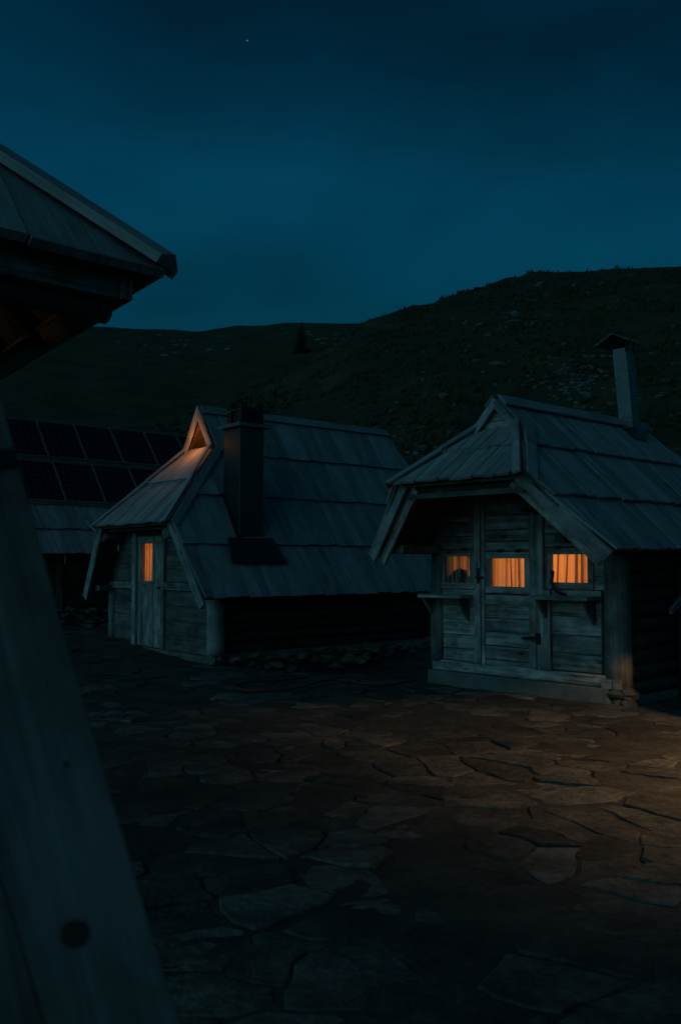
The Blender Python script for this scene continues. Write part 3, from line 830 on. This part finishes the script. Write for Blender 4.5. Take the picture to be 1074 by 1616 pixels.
# shelves with brackets
for u0, u1, zz in ((.26, .97, 1.085), (1.97, 2.63, 1.06)):
    sh = bevel(fbox(fr, 'shelf', u0, u1, -.27, -.002, zz, zz + .045, WALL, T), .005)
    for u in (u0 + .06, u1 - .07):
        prism('bracket', [fr(u, -.004, zz - .003), fr(u, -.23, zz - .003), fr(u, -.004, zz - .27)], fr.u * .04, BEAM, sh, (0, 0, 1))
# side wall: dark logs between posts, zoned like the photograph
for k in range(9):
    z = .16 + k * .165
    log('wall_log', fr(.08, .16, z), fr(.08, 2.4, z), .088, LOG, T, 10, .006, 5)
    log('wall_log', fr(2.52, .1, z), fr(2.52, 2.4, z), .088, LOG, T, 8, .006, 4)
fbox(fr, 'foundation_beam', -.02, .13, .14, 2.45, -.12, .08, CONC, T, 'v')
log('side_post', fr(-.06, 1.16, -.05), fr(-.06, 1.16, 1.68), .06, LOG, T)
flat_board('brace', fr(-.10, .78, .985), fr(-.10, 1.12, 1.16), Vector((0, 0, -.06)), -fr.u * .04, WALL, T)
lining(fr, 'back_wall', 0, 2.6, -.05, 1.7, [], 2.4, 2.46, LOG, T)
fbox(fr, 'ceiling_board', .06, 2.54, .05, 2.42, 1.722, 1.74, INNERDARK, T)
room_shell(T, fr, .2, 2.44, .055, 2.35, .25, 1.70)
lamp('room_lamp', fr(1.02, .8, 1.5), 34.0, WARM, .06, T)
# black curved window hook on the right window
hk = [fr(u, -.09, z) for u, z in ((.822, 1.37), (.812, 1.395), (.795, 1.39), (.80, 1.35), (.812, 1.28), (.79, 1.215), (.745, 1.172), (.69, 1.15), (.63, 1.142))]
V, F = tube_geo(hk, [.014] + [.019] * (len(hk) - 2) + [.009], 8)
mobj('window_hook', V, F, IRON, T, smooth=True)
# block under the verge
fbox(fr, 'purlin_end', .44, .56, -.40, -.02, 1.70, 1.80, LOG, T, 'v')
# flue
fl = fr(1.14, 2.20, 0); F0 = Vector((fl.x, fl.y, 3.0)); lean = Vector((-.075, 0, 0))
def flue_box(name, a, z0, z1, mat, par):
    P = []
    for z in (z0, z1):
        o_ = Vector((fl.x, fl.y, 0)) + lean * (z - 3.25)
        for su, sv in ((-1, -1), (1, -1), (1, 1), (-1, 1)):
            P.append(o_ + fr(su * a, sv * a, z))
    return mobj(name, P, [tuple(reversed(q)) for q in HEX], mat, par, (0, 0, 1))
fx = flue_box('flue', .095, 3.0, 4.26, GREYMETAL, T)
for z in (3.3, 3.9): flue_box('flue_band', .099, z, z + .025, GREYMETAL, fx)
ot = Vector((fl.x, fl.y, 0)) + lean * 1.02
for su in (-1, 1):
    V, F = tube_geo([ot + fr(su * .1, -.1, 4.2), ot + fr(su * .1, -.1, 4.36)], .012, 6); mobj('cap_leg', V, F, IRON, fx)
    V, F = tube_geo([ot + fr(su * .1, .1, 4.2), ot + fr(su * .1, .1, 4.36)], .012, 6); mobj('cap_leg', V, F, IRON, fx)
    prism('rain_cap', [ot + fr(0, -.27, 4.42), ot + fr(0, .27, 4.42), ot + fr(su * .24, .27, 4.30), ot + fr(su * .24, -.27, 4.30)], Vector((0, 0, .012)), BLACKMETAL if su < 0 else GREYMETAL, fx, fr.v)  # right slope in darker metal: its shade is put into the colour
bevel(flue_box('flue_flashing', .15, 3.05, 3.22, BLACKMETAL, fx), .02)

# plant in the left window
pl = thing('potted_plant', HUTR + fr(2.22, .045, 1.255), 'dark bushy plant silhouetted in the smallest window, the one farthest from the corner post', 'plant')
V, F = tube_geo([(0, 0, -.015), (0, 0, .06)], [.025, .035], 10); mobj('pot', V, F, POT, pl)
V = []; F = []
for k in range(900):
    x_ = rnd.uniform(-.175, .19); top_ = .15 * max(0, 1 - (abs(x_ + .01) / .2) ** 2.2) * (1 + .2 * noise.noise(Vector((x_ * 14, 3, 1))))
    p = fr.u * x_ + fr.v * rnd.uniform(-.012, .012) + Vector((0, 0, rnd.uniform(-.01, top_)))
    a = rnd.uniform(0, 6.28); e1 = (fr.u * math.cos(a) + Vector((0, 0, math.sin(a)))) * .016; e2 = (fr.u * -math.sin(a) + Vector((0, 0, math.cos(a)))) * .009
    i = len(V); V += [p - e1, p + e2, p + e1, p - e2]; F.append((i, i + 1, i + 2, i + 3))
mobj('foliage', V, F, LEAF, pl)

# ================================================================== middle hut
T = thing('chalet', HUTL, 'larger steep-roofed timber hut with a black chimney, lit gablet and one lit door window', 'hut')
fr = FL; c = 1.8; m = 3.2 / 2.2; zr = 4.13; ze = .96
fe = [(ze, -.36), (2.12, -.5), (3.415, .82), (zr, .83)]
be = [(ze, 6.0), (2.12, 5.72), (3.415, 5.44), (zr, 5.26)]
RL = hut_roof(T, fr, c, m, zr, ze, fe, be, [ze, 1.795, 2.585, 3.34, zr], 2.12, 3.415, (.15, .27), [2.86], single_back=False)
uR, uL = RL['uR'], RL['uL']
gable_barge(T, fr, c, zr, 3.415, m, .74, .13, PALE)
for s in (1, -1):
    U = uR if s > 0 else uL
    verge_board(T, fr, (U(2.13) - s * .01, -.49, 2.13), (U(ze - .07) - s * .03, -.40, ze - .07), .15, PALE)
    fbox(fr, 'wall_plate', (-.1 if s > 0 else 3.52), (.08 if s > 0 else 3.7), -.30, 5.2, .98, 1.08, BEAM, T, 'v')
for u in (.75, 3.15):
    log('purlin_log', fr(u, -.42, 1.93), fr(u, .3, 1.93), .085, BEAM, T)
def limL(z): return uR(z) + .08, uL(z) - .08
holes = [(1.74, 2.45, 1.12, 1.84)]
lining(fr, 'wall_lining', .08, 3.54, .02, 1.02, [], .036, .06, INNERDARK, T)
lining(fr, 'wall_lining', .55, 3.05, 1.02, 2.0, holes, .036, .06, INNERDARK, T)
planks(T, fr, .0, 1.50, [.08, .32, .55, .79, 1.03], 0, BEAM)
planks(T, fr, 2.70, 3.56, [.14, .36, .58, .80, 1.03], 0, BEAM)
fbox(fr, 'mid_rail', .06, 1.48, -.05, .0, 1.045, 1.16, WALL, T)
fbox(fr, 'mid_rail', 2.71, 3.66, -.05, .0, 1.035, 1.15, WALL, T)
planks(T, fr, .1, 1.50, [1.165, 1.38, 1.6, 1.82, 2.06], .01, BEAM, lim=limL)
planks(T, fr, 2.70, 3.6, [1.155, 1.38, 1.6, 1.82, 2.06], .01, BEAM, lim=limL)
planks(T, fr, 1.50, 2.70, [1.96, 2.1], .01, BEAM)
fbox(fr, 'sill_beam', .1, 3.55, -.035, .10, -.10, .075, BEAM, T)
# door of upright boards
door = thing_ = fbox(fr, 'door', 1.60, 2.53, .005, .03, .08, 1.92, WALL, T, 'z') if False else None
door = fbox(fr, 'door', 1.61, 2.53, -.035, .02, 1.84, 1.92, WALL, T, 'z')
door['label'] = 'upright-planked door with a tall narrow lit window'
e = [1.61, 1.76, 1.92, 2.06, 2.2, 2.32, 2.43, 2.53]
for a, b in zip(e, e[1:]):
    dv = rnd.uniform(-.01, .006)
    if 1.9 < a < 2.3: bevel(fbox(fr, 'door_board', a + .001, b - .001, -.02 + dv, .02, .085, 1.128, WALL, door, 'z'), .006)
    else: bevel(fbox(fr, 'door_board', a + .001, b - .001, -.02 + dv, .02, .085, 1.838, WALL, door, 'z'), .006)
window(T, fr, 1.93, 2.31, 1.175, 1.80, -.040, .045, [(2.0, .05), (2.12, .03), (2.22, .02)])
fbox(fr, 'door_jamb', 2.54, 2.69, -.06, .04, -.06, 2.0, WALL, T, 'z')
fbox(fr, 'door_jamb', 1.50, 1.60, -.05, .04, .06, 2.0, WALL, T, 'z')
fbox(fr, 'door_handle', 1.63, 1.70, -.085, -.045, 1.06, 1.085, IRON, door)
log('corner_post', fr(-.03, .06, .10), fr(-.03, .06, 1.0), .135, WALL, T, 16, .006)
log('corner_post', fr(3.60, .0, .14), fr(3.60, .0, 1.04), .075, WALL, T, 12, .01)
for k in range(4):
    me = rocks[k % 5].copy(); me.materials.clear(); me.materials.append(RUBBLE)
    o = link('footing_stone', me, T, fr(-.1 + .11 * (k % 2), -.05 + .13 * (k // 2), .03)); o.scale = (.10, .10, .11); o.rotation_euler = (0, 0, k)
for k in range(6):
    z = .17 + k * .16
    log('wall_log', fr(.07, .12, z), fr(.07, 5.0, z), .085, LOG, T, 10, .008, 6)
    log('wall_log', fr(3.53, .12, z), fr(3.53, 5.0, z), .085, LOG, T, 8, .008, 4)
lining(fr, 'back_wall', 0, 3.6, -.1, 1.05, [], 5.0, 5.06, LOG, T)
# rubble footing along the side
nst = 0
for k in range(74):
    v = .25 + rnd.uniform(0, 1) ** .9 * 5.0; P = fr(-.06 + rnd.uniform(-.1, .06), v, 0)
    g = gz(HUTL.x + P.x, HUTL.y + P.y)
    z = rnd.uniform(g - .02, .06); me = rocks[k % 5]
    o = link('footing_stone', me, T, Vector((P.x, P.y, z))); o.data = o.data
    s = rnd.uniform(.07, .15); o.scale = (s * rnd.uniform(1, 1.6), s * rnd.uniform(.9, 1.3), s * .75); o.rotation_euler = (rnd.uniform(-.3, .3), rnd.uniform(-.3, .3), rnd.uniform(0, 6))
    o.material_slots[0].link = 'OBJECT'; o.material_slots[0].material = RUBBLE
prism('footing_core', [fr(.0, .1, -.6), fr(.0, 5.1, -.6), fr(.0, 5.1, .10), fr(.0, .1, .10)], fr.u * .12, RUBBLE, T, fr.v)
room_shell(T, fr, .62, 3.0, .055, 3.0, .5, 1.96)
lamp('room_lamp', fr(2.0, .8, 1.6), 30.0, WARM, .06, T)
# lit gablet: bare light added in front of the opening to warm the hip boards
lamp('gablet_glow', fr(1.84, .56, 3.56), 6.5, (1.0, .30, .06), .03, T)
V, F = tube_geo([fr(1.86, .72, 3.86), fr(1.86, .72, 3.83), fr(1.86, .72, 3.80), fr(1.86, .72, 3.78)], [.008, .018, .018, .006], 8)
prism('gablet_panel', [fr(1.36, 1.05, 3.38), fr(2.24, 1.05, 3.38), fr(1.8, 1.05, 4.08)], fr.v * .03, INNERDARK, T, fr.u)  # dark sheet behind the opening stands in for its unlit inside
# small white lantern hook by the door
V, F = tube_geo([fr(3.25, -.05, 1.86), fr(3.25, -.06, 1.80), fr(3.25, -.06, 1.78), fr(3.25, -.06, 1.70), fr(3.25, -.06, 1.69)], [.006, .008, .02, .024, .01], 8)
mobj('wall_hook', V, F, WHITE, T, smooth=True)
# chimney
def cbox(name, u0, u1, v0, v1, z0, z1, mat, par, bv=.006):
    return bevel(fbox(fr, name, u0, u1, v0, v1, z0, z1, mat, par, 'z'), bv)
ch = cbox('chimney', .18, .70, .63, 1.10, 1.55, 3.62, BLACKMETAL, T, .01)
cbox('chimney_seam', .174, .20, .622, .645, 1.7, 3.60, BLACKMETAL, ch)
cbox('chimney_slab', .10, .78, .55, 1.18, 3.62, 3.68, GREYMETAL, ch)
for u0, v0 in ((.20, .66), (.52, .66), (.20, .98), (.52, .98)):
    b = cbox('chimney_pot_block', u0, u0 + .14, v0, v0 + .12, 3.68, 4.02, IRON, ch)
cbox('cowl', .25, .63, .70, 1.05, 3.72, 3.93, IRON, ch)
cbox('cowl_bar', .19, .67, .655, .672, 3.90, 3.94, IRON, ch)
nR = RL['nR']
def onr(v, z, l): return fr(uR(z), v, z) + nR * l
prism('chimney_flashing', [onr(.29, 1.42, .085), onr(1.35, 1.42, .085), onr(1.24, 1.82, .085), onr(.36, 1.82, .085)], nR * .006, BLACKMETAL, ch, (0, 0, 1))
prism('chimney_flashing', [onr(.56, 1.80, .06), onr(.66, 1.80, .06), onr(.66, 2.55, .06), onr(.56, 2.55, .06)], nR * .012, BLACKMETAL, ch, (0, 0, 1))

# ================================================================== far building with the solar roof
T = thing('long_building', HUTM, 'low long timber building with a board roof and rubble base behind the middle hut', 'building')
fr = FM; m = 1.06; zf = lambda u: 1.68 + m * (u + .45)
nM = (fr.v.cross(fr(1, 0, m))).normalized(); nM = nM if nM.z > 0 else -nM
gM = fr(1, 0, m)
ur = 2.62; V0, V1 = -3.2, 8.0
prism('roof_deck', [fr(-.45, V0, 1.68), fr(-.45, V1, 1.68), fr(ur, V1, zf(ur)), fr(ur, V0, zf(ur))], nM * -.04, BEAM, T, gM)
prism('roof_deck', [fr(2 * ur + .45, V0, 1.68), fr(2 * ur + .45, V1, 1.68), fr(ur, V1, zf(ur)), fr(ur, V0, zf(ur))], Vector((0, 0, -.05)), BEAM, T, gM)
for z0, z1, lo in ((1.66, 2.24, 1.63), (2.22, 2.80, 2.17), (2.78, 3.9, 2.74), (3.88, zf(ur), 3.84)):
    board_face(fr, T, 'roof_board', [(V0, lo), (V1, lo), (V1, z1), (V0, z1)], lambda s, z: (-.45 + (z - 1.68) / m, s, z), nM, strip_edges(V0, V1, .16, .26), lo, z1, ROOF, gM)
flat_board('roof_batten', fr(-.35, -.15, zf(-.35)) + nM * .07, fr(.35, -.55, zf(.35)) + nM * .07, fr.v * .05, nM * .03, PALE, T)
zz = [.50, .70, .9, 1.1, 1.3, 1.5, 1.68]
planks(T, fr, .0, .02, [0, .01], 0, BEAM)
for z0, z1 in zip(zz, zz[1:]):
    for va, vb in ((-3.0, -1.12), (-1.06, 1.6), (1.6, 7.6)):
        bevel(fbox(fr, 'wall_plank', .0, .04, va, vb, z0 + .003, z1 - .003, LOG, T, 'v'), .006)
fbox(fr, 'wall_core', .04, 5.2, -2.95, 7.6, -.1, 1.66, INNERDARK, T)
fbox(fr, 'wall_post', -.05, .05, -1.16, -1.04, .48, 1.66, BEAM, T, 'z')
fbox(fr, 'plinth_core', -.02, .3, -3, 7.6, -.3, .44, RUBBLE, T, 'v')
for k in range(150):
    v = rnd.uniform(-2.4, 1.2); z = rnd.uniform(-.02, .46)
    o = link('plinth_stone', rocks[k % 5], T, fr(-.06 + rnd.uniform(-.05, .03), v, z)); s = rnd.uniform(.05, .11)
    o.scale = (s * 1.3, s * 1.3, s * .8); o.rotation_euler = (rnd.uniform(-.3, .3), 0, rnd.uniform(0, 6))
    o.material_slots[0].link = 'OBJECT'; o.material_slots[0].material = RUBBLE
fbox(fr, 'step', -.55, -.1, -1.9, .1, -.15, .05, BEAM, T, 'v')
V, F = tube_geo([fr(-.38, -1.12, 1.66), fr(-.38, -1.12, 1.56), fr(-.36, -1.12, 1.46)], .008, 6); mobj('hanging_hook', V, F, WHITE, T)

# solar panels
def panel(u0, u1, v0, v1, label):
    P = fr((u0 + u1) / 2, (v0 + v1) / 2, zf((u0 + u1) / 2))
    t = thing('solar_panel', HUTM + P, label, 'solar panel', 'solar panels on the long building')
    def q(u, v, l): return fr(u, v, zf(u)) + nM * l - P
    prism('glass', [q(u0 + .03, v0 + .03, .125), q(u0 + .03, v1 - .03, .125), q(u1 - .03, v1 - .03, .125), q(u1 - .03, v0 + .03, .125)], nM * .006, SOLAR, t, gM)
    w = .014
    for a, b, e_, f_ in ((u0, u1, v0, v0 + w), (u0, u1, v1 - w, v1), (u0, u0 + w, v0 + w, v1 - w), (u1 - w, u1, v0 + w, v1 - w)):
        prism('frame', [q(a, e_, .095), q(a, f_, .095), q(b, f_, .095), q(b, e_, .095)], nM * .045, ALU, t, gM)
    prism('back_sheet', [q(u0 + .02, v0 + .02, .10), q(u0 + .02, v1 - .02, .10), q(u1 - .02, v1 - .02, .10), q(u1 - .02, v0 + .02, .10)], nM * .004, WHITE, t, gM)
ords = ['first', 'second', 'third', 'fourth', 'fifth', 'sixth']
ve = [-1.83, -.83, .14, 1.14, 2.13, 3.12, 4.11]
for i in range(6): panel(1.60, 2.52, ve[i] + .004, ve[i + 1] - .004, 'dark solar panel, %s from the left in the upper row' % ords[i])
vl = [-1.77, -.78, .21, 1.2, 2.2]
for i in range(4): panel(.57, 1.50, vl[i] + .004, vl[i + 1] - .004, 'dark solar panel, %s from the left in the lower row' % ords[i])
for i, u in enumerate((.75, 1.32, 1.78, 2.34)):
    prism('panel_rail', [fr(u, -1.83, zf(u)) + nM * .055, fr(u, 4.1, zf(u)) + nM * .055, fr(u + .03, 4.1, zf(u + .03)) + nM * .055, fr(u + .03, -1.83, zf(u + .03)) + nM * .055], nM * .04, ALU, T, fr.v)

# ================================================================== open shelter at the near left (corner of its hipped roof)
SC = Vector((-.83, 4.0, 0)); T = thing('open_shelter', SC, 'timber shelter whose hipped board roof juts in at upper left', 'shelter')
fr = Frame((-.568, .823), (-.717, -.697))      # u: far eave direction, v: near eave direction
zc = 2.735; mp_ = .90; half = 1.6
AP = fr(half, half, zc + mp_ * half)
nN = fr.v.cross(AP - fr(0, 0, zc)).normalized(); nN = nN if nN.z > 0 else -nN
nF = fr.u.cross(AP - fr(0, 0, zc)).normalized(); nF = nF if nF.z > 0 else -nF
corners = [fr(0, 0, zc), fr(2 * half, 0, zc), fr(2 * half, 2 * half, zc), fr(0, 2 * half, zc)]
for i in range(4):
    a, b = corners[i], corners[(i + 1) % 4]; n = (b - a).cross(AP - a).normalized(); n = n if n.z > 0 else -n
    prism('roof_deck', [a, b, AP], n * -.025, BEAM, T, AP - (a + b) / 2)
    # boards up the slope
    along = (b - a).normalized(); L_ = (b - a).length; mid = (a + b) / 2; up = (AP - mid); hgt = up.length; upn = up.normalized()
    e = strip_edges(-.06, L_ + .06, .19, .27) if i != 3 else [-.06, .26, .55, .83, 1.1, 1.36, 1.62, 1.9, 2.2, 2.5, 2.8, 3.0, L_ + .06]
    if i == 3: e = [L_ - x for x in e][::-1]
    for p, q in zip(e, e[1:]):
        tri = [(-.06, -.05), (L_ + .06, -.05), (L_ / 2, hgt)]
        pl2 = clip(clip(tri, 1, 0, q - .004), -1, 0, -p - .004)
        if len(pl2) < 3 or abs(area(pl2)) < .003: continue
        dl = rnd.uniform(-.012, .012)
        prism('roof_board', [a + along * x + upn * (y + (dl if y < 0 else 0)) + n * .012 for x, y in pl2], n * .04, ROOF, T, upn)
    # fascia beam under the eave, log plate under that
    inw = (AP - mid); inw.z = 0; inw.normalize()
    A_ = a + along * .03 + inw * .05; B_ = b - along * .05 + inw * .05
    prism('fascia', [A_ + Vector((0, 0, -.005)), B_ + Vector((0, 0, -.005)), B_ + Vector((0, 0, -.125)), A_ + Vector((0, 0, -.125))], inw * .05, WALL if i in (3, 0) else BEAM, T, along)
    log('plate_log', a + along * .14 + inw * .17 + Vector((0, 0, -.15)), b - along * .12 + inw * .17 + Vector((0, 0, -.15)), .06, BEAM, T, 12, .01)
for k, cn in enumerate(corners):
    d = (AP - cn).normalized(); fl2 = Vector((d.x, d.y, 0)).normalized(); sd = Vector((-fl2.y, fl2.x, 0))
    s0 = cn - fl2 * .09 + Vector((0, 0, .012))
    up_ = sd.cross(d).normalized(); up_ = up_ if up_.z > 0 else -up_
    for sg, n in ((1, None), (-1, None)):
        # folded hip cap, one board on each side of the hip
        nb = sorted([nN, nF, ], key=lambda q: 0)
        side = sd * sg
        wv = (side - Vector((0, 0, .42))).normalized()
        wv = (wv - d * wv.dot(d)).normalized()
        flat_board('hip_cap', s0 + up_ * .07, AP + up_ * .07, wv * .13, up_ * -.042, ROOF, T)
    # post and braces
    pc = cn + fl2 * 1.25
    ptop = Vector((pc.x, pc.y, zc + .3)); pb = Vector((pc.x, pc.y, -.02))
    log('post', pb, ptop, .075, BEAM, T, 12, .008)
    for e2 in (corners[(k + 1) % 4] - cn, corners[k - 1] - cn):
        e2 = e2.normalized()
        a_ = Vector((pc.x, pc.y, 1.95)); tgt = cn + e2 * .62 + fl2 * .22; tgt.z = zc - .14
        log('brace', a_, tgt, .045, BEAM, T, 8, .004, 3)
for k in range(1, 5):
    f = k / 5
    log('rafter', fr(.1, 2 * half * f, zc - .02), fr(half * .98, half + (2 * half * f - half) * .15, zc + mp_ * half - .12), .04, BEAM, T, 8, .004, 3)
    log('rafter', fr(2 * half * f, .1, zc - .02), fr(half + (2 * half * f - half) * .15, half * .98, zc + mp_ * half - .12), .04, BEAM, T, 8, .004, 3)
# lantern under it
lt = thing('hanging_lantern', SC + fr(half, half, 2.35), 'small warm lantern hung under the roof of the open shelter', 'lantern')
V, F = tube_geo([(0, 0, -.08), (0, 0, -.02), (0, 0, .04)], [.03, .04, .025], 10); mobj('bulb', V, F, BULB, lt, smooth=True)
V, F = tube_geo([(0, 0, .03), (0, 0, .10), (0, 0, .12)], [.11, .05, .01], 12); mobj('shade', V, F, IRON, lt, smooth=True)
V, F = tube_geo([(0, 0, .1), (0, 0, 1.6)], .005, 6); mobj('cord', V, F, IRON, lt)
lamp('lantern_light', (0, 0, -.12), 2.2, (1.0, .5, .17), .04, lt)

# ================================================================== slanting board right beside the camera
A_ = Vector((.283, .43, .0)); B_ = Vector((-.60, 1.30, 2.19))
A0 = Vector((-.134, .85, 1.079)); B0 = Vector((-.397, 1.10, 1.693)); d = (B0 - A0).normalized()
foot = A0 - d * (A0.z / d.z); head = A0 + d * ((2.5 - A0.z) / d.z)
view = (A0.lerp(B0, .5) - Vector((0, 0, 1.5))).normalized()
wv = d.cross(view).normalized(); wv = wv if wv.x < 0 else -wv
wv = wv - view * .18; wv = (wv - d * wv.dot(d)).normalized(); nv = d.cross(wv).normalized(); nv = nv if nv.dot(view) > 0 else -nv
T = thing('slanting_board', foot, 'broad out-of-focus weathered board slanting up the left edge close to the camera', 'board')
L_ = (head - foot).length
def pt(s, w, t=0): return d * s + wv * w + nv * t
def crack_w(s): return .105 + .03 * (s - 1.2) + .004 * math.sin(s * 9)
n = 40
V = []; F = []
def slab(name, w0f, w1f, th, mat, par):
    V = []; F = []
    for i in range(n + 1):
        s = L_ * i / n
        for w, t in ((w0f(s), 0), (w1f(s), 0), (w1f(s), th), (w0f(s), th)): V.append(pt(s, w, t))
    for i in range(n):
        for k in range(4):
            k2 = (k + 1) % 4; F.append((i * 4 + k, i * 4 + k2, i * 4 + 4 + k2, i * 4 + 4 + k))
    F += [(3, 2, 1, 0), tuple(n * 4 + k for k in range(4))]
    o = mobj(name, V, F, mat, par, d)
    return bevel(o, .0015, 2)
slab('plank', lambda s: .003 * math.sin(s * 5), lambda s: crack_w(s) - .0006, .05, NEAR, T)
slab('plank', lambda s: crack_w(s) + .0006, lambda s: .30, .05, NEAR, T)
def near_disc(s, w, r, name, mat):
    V, F = tube_geo([pt(s, w, -.0015), pt(s, w, .004)], [r, r], 18); mobj(name, V, F, mat, T)
def on_board(P):
    o_ = Vector((0, 0, 1.5)); r_ = Vector(P) - o_; t_ = (foot - o_).dot(nv) / r_.dot(nv); q_ = o_ + r_ * t_ - foot
    return q_.dot(d), q_.dot(wv)
sh, wh = on_board((-.246, .9, 1.155))
near_disc(sh, wh, .012, 'bolt_hole_disc', LOG)  # flat dark disc instead of a recess; the hole's shade is in its colour
near_disc(sh + .15, wh - .03, .0025, 'board_knot', LOG)  # small dark knot in the wood
sb = (Vector((-.388, 1.08, 1.602)) - foot).dot(d)
prism('dark_band', [pt(sb - .012, .003, -.004), pt(sb + .012, .003, -.004), pt(sb + .012, .32, -.004), pt(sb - .012, .32, -.004)], nv * .004, IRON, T, wv)  # thin dark band laid across the board
# the post it leans on, outside the picture
lp = pt(L_ * .93, .22, .10)
log('support_post', Vector((lp.x, lp.y, 0)), Vector((lp.x, lp.y, 2.6)), .06, BEAM, T)

# ================================================================== orange hose on the paving
HP = [(-.40, 12.05), (-.63, 11.78), (-1.07, 11.5), (-1.22, 11.13), (-1.02, 10.76), (-.63, 10.83), (-.42, 11.13), (-.22, 11.6), (-.02, 11.72), (.1, 11.66)]
def smooth_path(P, k=6):
    out = []
    for i in range(len(P) - 1):
        p0 = Vector(P[max(i - 1, 0)]); p1 = Vector(P[i]); p2 = Vector(P[i + 1]); p3 = Vector(P[min(i + 2, len(P) - 1)])
        for q in range(k):
            t = q / k; out.append(.5 * ((2 * p1) + (p2 - p0) * t + (2 * p0 - 5 * p1 + 4 * p2 - p3) * t * t + (3 * p1 - p0 - 3 * p2 + p3) * t ** 3))
    out.append(Vector(P[-1])); return out
def hose(P, label, r=.013):
    pts = [Vector((p.x, p.y, gz(p.x, p.y) + .055)) for p in smooth_path(P)]
    V, F = tube_geo(pts, r, 8); o = mobj('garden_hose', V, F, HOSE, smooth=True)
    tag(o, label, 'hose', 'orange hoses on the paving')
hose(HP, 'loop of orange hose lying on the paving in front of the middle hut')
hose([(.08, 11.75), (.15, 11.62), (.24, 11.4), (.46, 11.33), (.7, 11.42), (.95, 11.75)], 'short end of orange hose beside the small hut, right of the hose loop', .011)

# ================================================================== hooded yard lamp on a post, out of the picture to the right
FP = Vector((4.2, 6.6, 1.9)); PB = Vector((4.5, 6.55, 0))
T = thing('yard_lamp', PB, 'hooded warm yard lamp on a timber post beyond the right edge', 'lamp')
log('post', (0, 0, -.1), (0, 0, 2.3), .06, BEAM, T)
# the hood is unseen, added to shape the light; its mouth bounds the lit paving
mouth = [((3.10, 9.92, .5), .34), ((-1.3, 9.6, .06), .24), ((-.5, 7.1, 0), .055), ((1.75, 4.1, 0), .055), ((3.70, 7.5, 0), .34)]
ring = []
for q, r in mouth:
    dq = (Vector(q) - FP).normalized(); ring.append(FP - PB + dq * r)
axm = (Vector((1.2, 7.2, 0)) - FP).normalized(); apex = FP - PB - axm * .1
V = [apex] + ring; F = [(0, i + 1, (i + 1) % 5 + 1) for i in range(5)]
h_ = mobj('beam_hood', V, F, IRON, T)
so = h_.modifiers.new('sheet', 'SOLIDIFY'); so.thickness = .002; so.offset = 1
V, F = tube_geo([Vector((0, 0, 2.02)), apex], .018, 8); mobj('arm', V, F, IRON, T)
lamp('yard_light', FP - PB, 205, (1.0, .60, .27), .008, T)
